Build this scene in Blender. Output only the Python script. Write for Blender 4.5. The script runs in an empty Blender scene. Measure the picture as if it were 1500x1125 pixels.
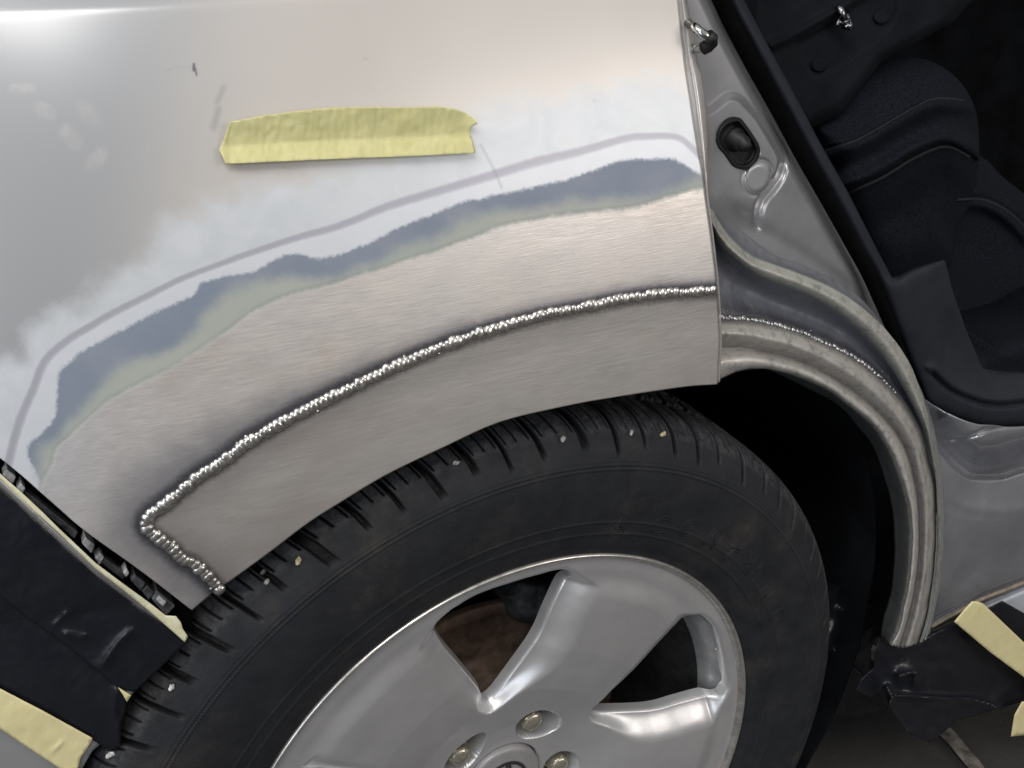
import bpy, bmesh, math, random
import numpy as np
from mathutils import Vector, Matrix
from mathutils.bvhtree import BVHTree
rng = np.random.RandomState(7); random.seed(7)
sc = bpy.context.scene
COL = sc.collection

# ------------------------------------------------------------------ camera
CM = np.array([[0.88360302, -0.46803606, -0.01370964], [0.21219311, 0.37415472, 0.90276372], [-0.41739645, -0.80059384, 0.42991826]])      # rows: right, up, back (car axes: x forward, y inward, z up)
CC = np.array([-0.267822, -0.512155, 1.01106])
CF = 1453.145                # focal length in pixels of a 1500 px wide frame
cd = bpy.data.cameras.new('camera'); cam = bpy.data.objects.new('camera', cd); COL.objects.link(cam)
cd.sensor_width = 36; cd.lens = CF/1500*36; cd.clip_start = .02; cd.clip_end = 200
cam.matrix_world = Matrix([[CM[0][0], CM[1][0], CM[2][0], CC[0]], [CM[0][1], CM[1][1], CM[2][1], CC[1]],
                           [CM[0][2], CM[1][2], CM[2][2], CC[2]], [0, 0, 0, 1]])
sc.camera = cam
# ------------------------------------------------------------------ world, lamps, exposure
w = bpy.data.worlds.new('World'); sc.world = w; w.use_nodes = True
_t = w.node_tree; _c = _t.nodes.new('ShaderNodeTexCoord'); _s = _t.nodes.new('ShaderNodeSeparateXYZ'); _r = _t.nodes.new('ShaderNodeValToRGB')
_t.links.new(_c.outputs['Generated'], _s.inputs[0]); _t.links.new(_s.outputs['Z'], _r.inputs[0]); _t.links.new(_r.outputs[0], _t.nodes['Background'].inputs[0])
_e = _r.color_ramp.elements; _e[0].position = 0; _e[0].color = (.26, .265, .28, 1); _e[1].position = .75; _e[1].color = (1.0, .98, .95, 1)
_t.nodes['Background'].inputs[1].default_value = .42
sc.view_settings.view_transform = 'Standard'; sc.view_settings.look = 'None'
sc.view_settings.exposure = 0; sc.view_settings.gamma = 1; sc.view_settings.use_curve_mapping = False
def lamp(name, loc, target, sx, sy, power, col):
    l = bpy.data.lights.new(name, 'AREA'); l.shape = 'RECTANGLE'; l.size = sx; l.size_y = sy; l.energy = power; l.color = col
    o = bpy.data.objects.new(name, l); COL.objects.link(o); o.location = loc
    o.rotation_euler = (Vector(target)-Vector(loc)).to_track_quat('-Z', 'Y').to_euler(); return o
lamp('workshop_ceiling_lamp', (-1.2, -1.3, 2.9), (0, 0, .7), 2.6, .9, 61, (1, .965, .92))
lamp('right_fill_lamp', (1.9, -2.6, 1.5), (.1, 0, .6), 1.4, 1.2, 22, (1, .93, .86))  # unseen soft fill added on the right
lamp('left_cool_fill', (-2.6, -2.2, 1.2), (-.1, 0, .7), 1.6, 1.8, 24, (.85, .92, 1))  # unseen cool area light added on the left

# ------------------------------------------------------------------ unprojection of photo outlines onto real surfaces
def rays(uv):
    uv = np.asarray(uv, float)
    return np.stack([(uv[:, 0]-750)/CF, -(uv[:, 1]-562.5)/CF, -np.ones(len(uv))], 1) @ CM
def U(uv, y):
    d = rays(uv); y = np.broadcast_to(np.asarray(y, float), (len(d),))
    return CC + d*((y-CC[1])/d[:, 1])[:, None]
def US(uv, fn, it=40):
    d = rays(uv); t = (0-CC[1])/d[:, 1]
    for _ in range(it):
        P = CC + d*t[:, None]
        tn = (fn(P[:, 0], P[:, 2])-CC[1])/d[:, 1]
        t = .5*t+.5*tn
    return CC + d*t[:, None]
def sstep(a, b, x):
    t = np.clip((x-a)/(b-a), 0, 1); return t*t*(3-2*t)
def resample(pts, n, smooth=True):
    pts = np.asarray(pts, float)
    if smooth and len(pts) > 2:
        P = np.vstack([2*pts[0]-pts[1], pts, 2*pts[-1]-pts[-2]]); out = []
        for i in range(1, len(P)-2):
            t = np.linspace(0, 1, 16, endpoint=False)[:, None]
            p0, p1, p2, p3 = P[i-1], P[i], P[i+1], P[i+2]
            out.append(.5*((2*p1)+(-p0+p2)*t+(2*p0-5*p1+4*p2-p3)*t*t+(-p0+3*p1-3*p2+p3)*t**3))
        out.append(P[-2][None]); pts = np.vstack(out)
    s = np.r_[0, np.cumsum(np.linalg.norm(np.diff(pts, axis=0), axis=1))]; q = np.linspace(0, s[-1], n)
    return np.stack([np.interp(q, s, pts[:, k]) for k in range(pts.shape[1])], 1)
def sdist(P, line):
    """signed distance to an open polyline, positive on its right-hand side in image axes (y down)"""
    P = np.asarray(P, float); best = np.full(len(P), 1e9); sg = np.ones(len(P))
    for a, b in zip(line[:-1], line[1:]):
        ab = b-a; L = ab@ab
        if L < 1e-12: continue
        t = np.clip(((P-a)@ab)/L, 0, 1); q = a+t[:, None]*ab; d = np.hypot(*(P-q).T)
        cr = ab[0]*(P[:, 1]-a[1])-ab[1]*(P[:, 0]-a[0])
        m = d < best-1e-9; best[m] = d[m]; sg[m] = np.sign(cr[m])
    return best*sg
def inpoly(P, poly):
    x, y = P[:, 0], P[:, 1]; c = np.zeros(len(P), bool); n = len(poly)
    for i in range(n):
        x1, y1 = poly[i]; x2, y2 = poly[i-1]
        if y1 == y2: continue
        k = ((y1 > y) != (y2 > y)) & (x < (x2-x1)*(y-y1)/(y2-y1)+x1); c ^= k
    return c
def sdpoly(P, poly):
    poly = np.asarray(poly, float); d = np.abs(sdist(P, np.vstack([poly, poly[:1]])))
    return np.where(inpoly(P, poly), d, -d)      # positive inside
def vnoise(x, y, seed=0):
    r = np.random.RandomState(seed); T = r.rand(64, 64)
    xi = np.floor(x).astype(int); yi = np.floor(y).astype(int); fx = x-xi; fy = y-yi
    fx = fx*fx*(3-2*fx); fy = fy*fy*(3-2*fy)
    g = lambda a, b: T[a % 64, b % 64]
    return (g(xi, yi)*(1-fx)+g(xi+1, yi)*fx)*(1-fy)+(g(xi, yi+1)*(1-fx)+g(xi+1, yi+1)*fx)*fy-.5

# ------------------------------------------------------------------ object helpers
def link(o, parent=None):
    COL.objects.link(o)
    if parent is not None: o.parent = parent
    return o
def tag(o, label=None, cat=None, group=None, kind=None):
    if label: o['label'] = label
    if cat: o['category'] = cat
    if group: o['group'] = group
    if kind: o['kind'] = kind
    return o
def empty(name, loc=(0, 0, 0), parent=None):
    o = bpy.data.objects.new(name, None); o.empty_display_size = .02; o.location = loc; return link(o, parent)
def mesh(name, V, F, mat, parent=None, smooth=True, attrs=None):
    me = bpy.data.meshes.new(name)
    V = np.asarray(V, float)
    if isinstance(F, np.ndarray):
        k = F.shape[1]; me.vertices.add(len(V)); me.vertices.foreach_set('co', V.ravel())
        me.loops.add(F.size); me.loops.foreach_set('vertex_index', F.ravel().astype(np.int32))
        me.polygons.add(len(F)); me.polygons.foreach_set('loop_start', np.arange(0, F.size, k, dtype=np.int32))
        me.update(calc_edges=True); me.validate()
    else:
        me.from_pydata([tuple(v) for v in V], [], [tuple(f) for f in F]); me.update()
    me.polygons.foreach_set('use_smooth', [smooth]*len(me.polygons))
    if attrs:
        for k, a in attrs.items():
            at = me.attributes.new(k, 'FLOAT', 'POINT'); at.data.foreach_set('value', np.asarray(a, np.float32))
    me.materials.append(mat)
    return link(bpy.data.objects.new(name, me), parent)
def grid_faces(nu, nv, closed_u=False):
    i = np.arange(nu if closed_u else nu-1)[:, None]; j = np.arange(nv-1)[None]
    i2 = (i+1) % nu
    a = i*nv+j; b = i2*nv+j; c = i2*nv+j+1; d = i*nv+j+1
    return np.stack([a, b, c, d], -1).reshape(-1, 4)
def gridmesh(name, V, nu, nv, mat, parent=None, keep=None, thick=0, **k):
    F = grid_faces(nu, nv)
    if keep is not None: F = F[keep[F].all(1)]
    used = np.unique(F); mp = np.full(len(V), -1); mp[used] = np.arange(len(used))
    if 'attrs' in k: k['attrs'] = {n: np.asarray(a)[used] for n, a in k['attrs'].items()}
    o = mesh(name, V[used], mp[F], mat, parent, **k)
    if thick:
        m = o.modifiers.new('thickness', 'SOLIDIFY'); m.thickness = thick; m.offset = thick_side(o)
    return o
def thick_side(o):
    # solidify away from the camera
    me = o.data; p = me.polygons[len(me.polygons)//2]
    tocam = Vector(CC)-p.center
    return -1 if p.normal.dot(tocam) > 0 else 1
def tube(pts, r, n=10, caps=True):
    pts = np.asarray(pts, float); m = len(pts); r = np.broadcast_to(np.asarray(r, float), (m,))
    T = np.gradient(pts, axis=0); T /= np.linalg.norm(T, axis=1)[:, None]+1e-12
    up = np.array([0, -1, 0.]); N = np.cross(T, up); bad = np.linalg.norm(N, axis=1) < .05
    N[bad] = np.cross(T[bad], [1, 0, 0]); N /= np.linalg.norm(N, axis=1)[:, None]; B = np.cross(T, N)
    a = np.linspace(0, 2*np.pi, n, endpoint=False)
    V = pts[:, None]+r[:, None, None]*(np.cos(a)[None, :, None]*N[:, None]+np.sin(a)[None, :, None]*B[:, None])
    F = [(i*n+j, i*n+(j+1) % n, (i+1)*n+(j+1) % n, (i+1)*n+j) for i in range(m-1) for j in range(n)]
    if caps: F += [tuple(range(n))[::-1], tuple((m-1)*n+j for j in range(n))]
    return V.reshape(-1, 3), F
class MB:
    def __init__(s): s.V = []; s.F = []; s.n = 0
    def add(s, V, F):
        V = np.asarray(V, float); s.V.append(V); s.F += [tuple(i+s.n for i in f) for f in F]; s.n += len(V); return s
    def build(s, name, mat, parent=None, smooth=True): return mesh(name, np.vstack(s.V), s.F, mat, parent, smooth)
def pillow(poly, y0, bulge, thick, name, mat, parent=None, rings=26, n=220, edge=.35, fn=None, wr=0, wscale=.02, seed=0, surf=None, smooth_outline=True):
    """a solid pad whose outline is a photo outline set at distance y0 (or surface surf), domed towards the viewer"""
    poly = np.asarray(poly, float); pl = np.vstack([poly, poly[:1]])
    B = resample(pl, n+1, smooth_outline)[:-1]; c = B.mean(0)
    rho = np.linspace(0, 1, rings)[1:]**.8
    uv = [c[None]]+[c+(B-c)*r for r in rho]; R = np.r_[0, np.repeat(rho, n)]; uv = np.vstack(uv)
    dome = bulge*(1-np.clip((R-(1-edge))/edge, 0, 1)**2.2)
    if wr: dome = dome+wr*(vnoise(uv[:, 0]*wscale, uv[:, 1]*wscale, seed)+.5*vnoise(uv[:, 0]*wscale*2.3, uv[:, 1]*wscale*2.3, seed+1))*np.clip((1-R)*4, 0, 1)
    if fn is not None: dome = dome+fn(uv)
    if surf is None: P = U(uv, y0-dome)
    else: P = US(uv, lambda x, z: surf(x, z)-y0-dome)
    V = list(P); F = []
    for j in range(n): F.append((0, 1+j, 1+(j+1) % n))
    for k in range(rings-2):
        for j in range(n):
            a = 1+k*n+j; b = 1+k*n+(j+1) % n; F.append((a, a+n, b+n, b))
    base = len(V); last = P[-n:]; off = np.array([0, thick, 0])
    V += list(last+off); o0 = 1+(rings-2)*n
    for j in range(n): F.append((o0+j, base+j, base+(j+1) % n, o0+(j+1) % n))
    F.append(tuple(base+j for j in range(n))[::-1])
    return mesh(name, np.array(V), F, mat, parent)
def poly_hf(poly, fn, step, name, mat, parent, thick=.004, surf=None):
    """a skin cut to a photo outline; fn gives its depth y for each outline-space point"""
    poly = np.asarray(poly, float); B = resample(np.vstack([poly, poly[:1]]), 360, False)[:-1]
    x0, y0 = poly.min(0)-step; x1, y1 = poly.max(0)+step
    G = np.stack(np.meshgrid(np.arange(x0, x1, step), np.arange(y0, y1, step), indexing='ij'), -1).reshape(-1, 2)
    G = G[sdpoly(G, poly) > step*.55]
    from mathutils.geometry import delaunay_2d_cdt
    pts = [Vector(p) for p in np.vstack([B, G])]; nb = len(B)
    r = delaunay_2d_cdt(pts, [], [list(range(nb))], 1, 1e-4)
    V2 = np.array([v[:] for v in r[0]]); V = U(V2, fn(V2)) if surf is None else US(V2, lambda x, z: surf(x, z)-fn(V2)); o = mesh(name, V, [tuple(f) for f in r[2]], mat, parent)
    if thick:
        m = o.modifiers.new('thickness', 'SOLIDIFY'); m.thickness = thick; m.offset = thick_side(o)
    return o
def box8(P4, depth):
    """a block: four front corners (3D) pushed back along +y by depth"""
    P4 = np.asarray(P4, float); V = np.vstack([P4, P4+np.array([0, depth, 0])])
    return V, [(0, 1, 2, 3), (7, 6, 5, 4), (0, 4, 5, 1), (1, 5, 6, 2), (2, 6, 7, 3), (3, 7, 4, 0)]

# ------------------------------------------------------------------ materials
class NT:
    def __init__(s, name):
        s.m = bpy.data.materials.new(name); s.m.use_nodes = True; s.t = s.m.node_tree; s.b = s.t.nodes['Principled BSDF']
        s.tc = s.t.nodes.new('ShaderNodeTexCoord')
    def n(s, k, **kw):
        x = s.t.nodes.new(k)
        for a, v in kw.items(): setattr(x, a, v)
        return x
    def put(s, sock, v):
        if isinstance(v, bpy.types.NodeSocket): s.t.links.new(v, sock)
        else: sock.default_value = v
    def math(s, op, a, b=0., c=0.):
        x = s.n('ShaderNodeMath', operation=op); s.put(x.inputs[0], a); s.put(x.inputs[1], b)
        if len(x.inputs) > 2: s.put(x.inputs[2], c)
        return x.outputs[0]
    def noise(s, scale, detail=3, rough=.5, stretch=None, dist=0):
        x = s.n('ShaderNodeTexNoise'); x.inputs['Scale'].default_value = scale; x.inputs['Detail'].default_value = detail
        x.inputs['Roughness'].default_value = rough; x.inputs['Distortion'].default_value = dist
        v = s.tc.outputs['Object']
        if stretch:
            mp = s.n('ShaderNodeMapping'); mp.inputs['Scale'].default_value = stretch[:3]
            if len(stretch) > 3: mp.inputs['Rotation'].default_value = (0, stretch[3], 0)
            s.t.links.new(v, mp.inputs[0]); v = mp.outputs[0]
        s.t.links.new(v, x.inputs['Vector']); return x.outputs['Fac']
    def attr(s, name): return s.n('ShaderNodeAttribute', attribute_name=name).outputs['Fac']
    def ss(s, a, b, v):      # smoothstep
        if a > b: return s.math('SUBTRACT', 1., s.ss(b, a, v))
        x = s.n('ShaderNodeMapRange', interpolation_type='SMOOTHSTEP'); s.put(x.inputs[0], v)
        x.inputs[1].default_value = a; x.inputs[2].default_value = b; x.inputs[3].default_value = 0; x.inputs[4].default_value = 1
        return x.outputs[0]
    def rng(s, v, a, b, c=0., d=1.):
        x = s.n('ShaderNodeMapRange'); s.put(x.inputs[0], v)
        for i, q in enumerate((a, b, c, d)): x.inputs[i+1].default_value = q
        return x.outputs[0]
    def mix(s, f, a, b):
        x = s.n('ShaderNodeMix', data_type='RGBA'); s.put(x.inputs[0], f)
        for i, v in ((6, a), (7, b)):
            s.put(x.inputs[i], v if isinstance(v, bpy.types.NodeSocket) else (*v[:3], 1))
        return x.outputs[2]
    def fmix(s, f, a, b):
        x = s.n('ShaderNodeMix', data_type='FLOAT'); s.put(x.inputs[0], f); s.put(x.inputs[2], a); s.put(x.inputs[3], b); return x.outputs[0]
    def bump(s, h, strength, dist, prev=None):
        x = s.n('ShaderNodeBump'); x.inputs['Strength'].default_value = strength; x.inputs['Distance'].default_value = dist
        s.put(x.inputs['Height'], h)
        if prev is not None: s.t.links.new(prev, x.inputs['Normal'])
        return x.outputs[0]
    def out(s, **k):
        nm = dict(base='Base Color', rough='Roughness', metal='Metallic', coat='Coat Weight', coatr='Coat Roughness', spec='Specular IOR Level', normal='Normal', aniso='Anisotropic', sheen='Sheen Weight')
        for a, v in k.items():
            if a == 'base' and not isinstance(v, bpy.types.NodeSocket): v = (*v[:3], 1)
            s.put(s.b.inputs[nm[a]], v)
        return s.m
def simple(name, base, rough, metal=0, nscale=60, namp=.25, bump=.0, bscale=300, dark=None, coat=0, spec=.5, rvar=.12, sheen=0, dist=.0006):
    t = NT(name); n = t.noise(nscale, 5, .6)
    d = dark or tuple(c*(1-namp*1.6) for c in base)
    t.out(base=t.mix(t.rng(n, .3, .7), d, tuple(min(1, c*(1+namp*.4)) for c in base)), rough=t.rng(t.noise(nscale*1.7, 4), .3, .7, max(.03, rough-rvar), min(1, rough+rvar)), metal=metal, coat=coat, spec=spec, sheen=sheen)
    if bump: t.out(normal=t.bump(t.noise(bscale, 4, .6), bump, dist))
    return t.m
SL = (.50, .50, .50)
M_silver = simple('silver_paint', (.40, .405, .42), .34, .35, 25, .08, .05, 900, coat=.4, rvar=.05)
M_jamb = simple('jamb_silver_paint', (.36, .363, .385), .28, .4, 14, .16, .05, 700, coat=.7, rvar=.06)
M_sill = simple('sill_silver_paint', (.34, .35, .385), .26, .4, 12, .2, .05, 700, coat=.8, rvar=.06)
M_hem = simple('hem_paint', (.52, .50, .49), .3, .35, 40, .1, coat=.4)
def m_rubber():
    t = NT('tyre_rubber'); n = t.noise(38, 5, .65); d = t.ss(.5, .78, t.noise(14, 6, .75)); st = t.noise(420, 4, .7, (1, .5, .35))
    c = t.mix(t.rng(n, .3, .7), (.010, .0115, .015), (.019, .0205, .025)); c = t.mix(t.math('MULTIPLY', d, .8), c, (.048, .042, .036))
    c = t.mix(t.math('MULTIPLY', t.ss(.66, .8, st), .5), c, (.05, .048, .046))
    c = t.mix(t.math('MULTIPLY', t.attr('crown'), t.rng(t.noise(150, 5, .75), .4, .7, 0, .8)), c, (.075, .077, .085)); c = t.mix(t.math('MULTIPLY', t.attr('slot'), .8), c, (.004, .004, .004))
    t.out(base=c, rough=t.rng(t.noise(70, 4), .3, .7, .55, .8), spec=.3, normal=t.bump(t.noise(420, 5, .7), .5, .0008)); return t.m
M_rubber = m_rubber()
M_blackrub = simple('black_rubber', (.012, .012, .013), .55, 0, 60, .4, .25, 500, spec=.4)
M_seal = simple('door_seal_rubber', (.0025, .0025, .003), .85, 0, 60, .3, .2, 500, spec=.05)
M_trim = simple('dark_plastic_trim', (.017, .020, .029), .62, 0, 30, .2, .5, 1500, spec=.3)
M_fabric = simple('seat_fabric', (.0135, .0165, .0245), .92, 0, 500, .5, .9, 900, spec=.1)
M_piping = simple('grey_seam_thread', (.016, .018, .024), .8, 0, 900, .6, .6, 1500)
M_seatdark = simple('seat_back_trim', (.010, .012, .017), .85, 0, 20, .3, .6, 1200, spec=.15)
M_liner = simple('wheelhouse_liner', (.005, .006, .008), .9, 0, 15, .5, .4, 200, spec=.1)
M_bracket = simple('black_plastic_clip', (.10, .105, .115), .42, 0, 120, .5, .3, 500)
M_clipl = simple('worn_clip_plastic', (.62, .63, .66), .4, .2, 200, .45, .2, 500)
M_disc = simple('rusty_iron', (.13, .088, .065), .7, .2, 90, .7, .5, 300, dark=(.05, .032, .024))
M_caliper = simple('dusty_caliper_iron', (.05, .052, .055), .8, .1, 70, .5, .5, 300)
M_alloy = simple('silver_alloy_paint', (.47, .47, .485), .40, .45, 30, .07, .04, 900, coat=.25, rvar=.05)
def m_rimface():
    t = NT('silver_wheel_paint'); n = t.noise(30, 5, .6); g = t.math('MULTIPLY', t.attr('grime_shade'), t.rng(t.noise(160, 4, .7), .3, .6, .55, 1.))  # pit darkness: grime together with recess shade put into the colour
    c = t.mix(t.rng(n, .3, .7), (.56, .56, .575), (.63, .63, .645)); c = t.mix(t.math('MULTIPLY', t.ss(.62, .8, t.noise(260, 5, .8)), .25), c, (.25, .24, .23))
    t.out(base=t.mix(g, c, (.035, .033, .03)), rough=t.fmix(g, t.rng(t.noise(50, 4), .3, .7, .30, .40), .8), metal=t.fmix(g, .62, 0.), coat=.3, normal=t.bump(t.noise(900, 3), .05, .0004)); return t.m
M_rimface = m_rimface()
M_lip = simple('polished_rim_edge', (.66, .64, .61), .28, .8, 100, .2, rvar=.08)
M_nut = simple('dull_zinc_nut', (.66, .63, .52), .27, .8, 300, .2, .15, 700)
M_cap = simple('centre_cap_grey', (.30, .29, .30), .45, .2, 60, .08)
M_emb = simple('emblem_dark', (.03, .03, .033), .4, 0, 60, .1)
M_chrome = simple('bright_metal', (.7, .7, .68), .16, 1, 200, .15)
M_weld = simple('weld_metal', (.84, .83, .80), .30, .95, 300, .35, .12, 700, rvar=.1, dark=(.45, .44, .42))
M_weld2 = simple('sooty_weld_metal', (.50, .50, .51), .32, .9, 300, .7, .3, 700, dark=(.10, .10, .11))
M_floor = None

def m_tape(name, base, dk):
    t = NT(name); n = t.noise(90, 6, .65); c = t.noise(1500, 2, .5, (1, 1, .25))
    t.out(base=t.mix(t.rng(n, .3, .7), base, dk), rough=.62, spec=.3, normal=t.bump(c, .35, .0003, t.bump(t.noise(130, 3), .25, .001)))
    t.b.inputs['Subsurface Weight'].default_value = .08; t.b.inputs['Subsurface Radius'].default_value = (.004, .003, .001)
    return t.m
M_tape = m_tape('yellow_masking_tape', (.66, .63, .34), (.56, .54, .26))
M_tape2 = m_tape('pale_masking_tape', (.76, .69, .40), (.70, .63, .34))
M_tapew = m_tape('whitish_tape', (.80, .78, .62), (.62, .60, .36))
def m_film():
    t = NT('black_masking_film'); n = t.noise(26, 6, .7, dist=1.2); s_ = t.noise(45, 6, .7, (1, 1, .3, .5)); sc_ = t.math('MULTIPLY', t.ss(.60, .85, s_), .7)
    t.out(base=t.mix(sc_, (.008, .009, .014), (.045, .047, .06)), rough=t.rng(n, .3, .7, .24, .5), spec=.5,
          normal=t.bump(n, .14, .006, t.bump(t.noise(220, 3), .1, .0005)))
    return t.m
M_film = m_film()

# panel: paint layers with some reflection in the colour, sanded through in steps to bare steel
def m_panel():
    t = NT('sanded_quarter_panel'); A = t.attr
    jag = t.math('SUBTRACT', t.noise(330, 6, .75), .5); jag2 = t.math('SUBTRACT', t.noise(60, 3, .5), .5)
    def lay(name, w, kj, k2=0):
        v = t.math('MULTIPLY_ADD', jag, kj, A(name)); v = t.math('MULTIPLY_ADD', jag2, k2, v); return t.ss(-w, w, v)
    big = t.noise(9, 3, .5)
    top = t.mix(t.rng(big, .35, .65), (.61, .58, .555), (.66, .63, .60))
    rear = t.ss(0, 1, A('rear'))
    top = t.mix(rear, top, (.43, .445, .47))  # grey-blue reflection towards the rear, put into the paint and steel colour
    sand_refl = t.noise(34, 4, .6, (1, 1, 1), 1.5)
    white = t.mix(t.rng(sand_refl, .35, .65), (.63, .67, .71), (.69, .72, .77))
    W = lay('dW', 26, 20, 60)  # pale zone: sanded clearcoat plus a soft reflection put into the colour
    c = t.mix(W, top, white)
    blot = t.math('MULTIPLY', t.ss(.12, .6, A('blot')), t.rng(t.noise(260, 4, .7, (1, 1, .35, .4)), .35, .62, .2, 1))
    c = t.mix(t.math('MULTIPLY', blot, .5), c, (.58, .575, .59))
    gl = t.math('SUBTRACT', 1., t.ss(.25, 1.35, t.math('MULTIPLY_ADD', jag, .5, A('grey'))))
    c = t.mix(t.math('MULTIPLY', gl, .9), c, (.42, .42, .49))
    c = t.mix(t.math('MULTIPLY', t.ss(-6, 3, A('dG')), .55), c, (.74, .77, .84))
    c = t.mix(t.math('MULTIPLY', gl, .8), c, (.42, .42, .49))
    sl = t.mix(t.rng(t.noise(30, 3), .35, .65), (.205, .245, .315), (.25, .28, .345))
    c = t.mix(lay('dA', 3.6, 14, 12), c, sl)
    gg = t.mix(t.rng(t.noise(28, 4), .3, .7), (.37, .405, .375), (.42, .435, .40))
    c = t.mix(lay('dB', 14, 14, 22), c, gg)
    # bare steel, brushed by the sander
    br = t.noise(1500, 3, .7, (.06, 1, 1, -.30)); br2 = t.noise(900, 3, .7, (.07, 1, 1, .45))
    steel = t.mix(t.rng(t.noise(13, 4, .5), .32, .68), (.77, .715, .675), (.73, .70, .69))
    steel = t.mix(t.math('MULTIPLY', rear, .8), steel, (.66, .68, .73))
    steel = t.mix(t.math('MULTIPLY', t.rng(br, .4, .75), .35), steel, (.84, .81, .78))
    steel = t.mix(t.math('MULTIPLY', t.rng(t.noise(70, 5, .7, (.35, 1, 1, -.3)), .38, .68), .32), steel, (.50, .495, .50))
    steel = t.mix(t.math('MULTIPLY', t.ss(.5, .72, t.noise(17, 4, .6)), .35), steel, (.62, .53, .46))
    bare = lay('dC', 5, 12, 10)
    c = t.mix(t.math('MULTIPLY', t.math('SUBTRACT', 1., t.ss(0, 6, t.math('ABSOLUTE', t.math('ADD', A('dC'), 3)))), .35), c, (.22, .26, .24))
    c = t.mix(bare, c, steel)
    hv = t.math('MULTIPLY_ADD', jag2, 16, A('hzone')); hv = t.math('MULTIPLY_ADD', jag, 5, hv)
    heat = t.ss(42, 5, hv); heat2 = t.ss(22, 8, t.math('MULTIPLY_ADD', jag, 9, A('near')))
    c = t.mix(t.math('MULTIPLY', heat, .72), c, (.20, .205, .24))
    c = t.mix(t.math('MULTIPLY', heat2, .85), c, (.04, .04, .055))
    c = t.mix(t.math('MULTIPLY', t.ss(.2, .9, A('mark')), .8), c, (.07, .06, .08))
    c = t.mix(t.math('MULTIPLY', t.ss(.1, 1, A('smudge')), .45), c, (.28, .28, .31))
    rough = t.fmix(W, t.fmix(rear, .34, .25), .42); rough = t.fmix(lay('dA', 3, 12, 10), rough, .5)
    rough = t.fmix(bare, rough, t.rng(br2, .3, .7, .30, .50))
    metal = t.fmix(lay('dA', 3, 12, 10), .25, 0.); metal = t.fmix(bare, metal, .50)
    nb = t.math('MULTIPLY', t.math('ADD', br, br2), bare)
    scr = t.math('MULTIPLY', t.ss(.70, .8, t.noise(420, 2, .9, (.12, 1, 1, .35))), bare)
    c = t.mix(t.math('MULTIPLY', scr, .5), c, (.8, .78, .75))
    scr2 = t.math('MULTIPLY', t.ss(.66, .78, t.noise(300, 3, .9, (.10, 1, 1, -.8), 1.2)), bare); c = t.mix(t.math('MULTIPLY', scr2, .4), c, (.86, .84, .82))
    scr3 = t.math('MULTIPLY', t.ss(.68, .78, t.noise(260, 3, .9, (.08, 1, 1, 1.1), .8)), bare); c = t.mix(t.math('MULTIPLY', scr3, .3), c, (.42, .41, .42))
    t.out(base=c, rough=rough, metal=metal, coat=t.math('MULTIPLY', t.math('SUBTRACT', 1., t.ss(-2, 2, A('dA'))), t.fmix(W, .5, .3)), coatr=.2,
          normal=t.bump(nb, .15, .0004, t.bump(t.noise(8, 2), .05, .01)))
    return t.m
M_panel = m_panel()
def m_patch():
    t = NT('ground_steel_patch'); A = t.attr
    br = t.noise(1400, 3, .7, (.05, 1, 1, -.38)); br2 = t.noise(900, 3, .7, (.06, 1, 1, .25))
    c = t.mix(t.rng(t.noise(14, 4, .55), .32, .68), (.61, .58, .555), (.57, .54, .525))
    c = t.mix(t.math('MULTIPLY', t.ss(.5, .75, t.noise(22, 3, .5)), .4), c, (.42, .44, .39))
    c = t.mix(t.math('MULTIPLY', t.rng(br, .4, .75), .45), c, (.74, .71, .69))
    c = t.mix(t.math('MULTIPLY', t.rng(t.noise(75, 5, .7, (.25, 1, 1, .3)), .4, .68), .4), c, (.48, .465, .45))
    c = t.mix(t.math('MULTIPLY', t.ss(.55, .75, t.noise(26, 3, .5, (.5, 1, 1, .4))), .4), c, (.50, .44, .42))
    hv = t.math('MULTIPLY_ADD', t.math('SUBTRACT', t.noise(420, 3), .5), 8, A('hzone'))
    c = t.mix(t.math('MULTIPLY', t.ss(70, 6, hv), .42), c, (.17, .165, .16))
    c = t.mix(t.math('MULTIPLY', t.ss(19, 8, hv), .7), c, (.06, .055, .055))
    t.out(base=c, rough=t.rng(br2, .3, .7, .32, .50), metal=.55, normal=t.bump(t.math('ADD', br, br2), .15, .0004))
    return t.m
M_patch = m_patch()
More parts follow.
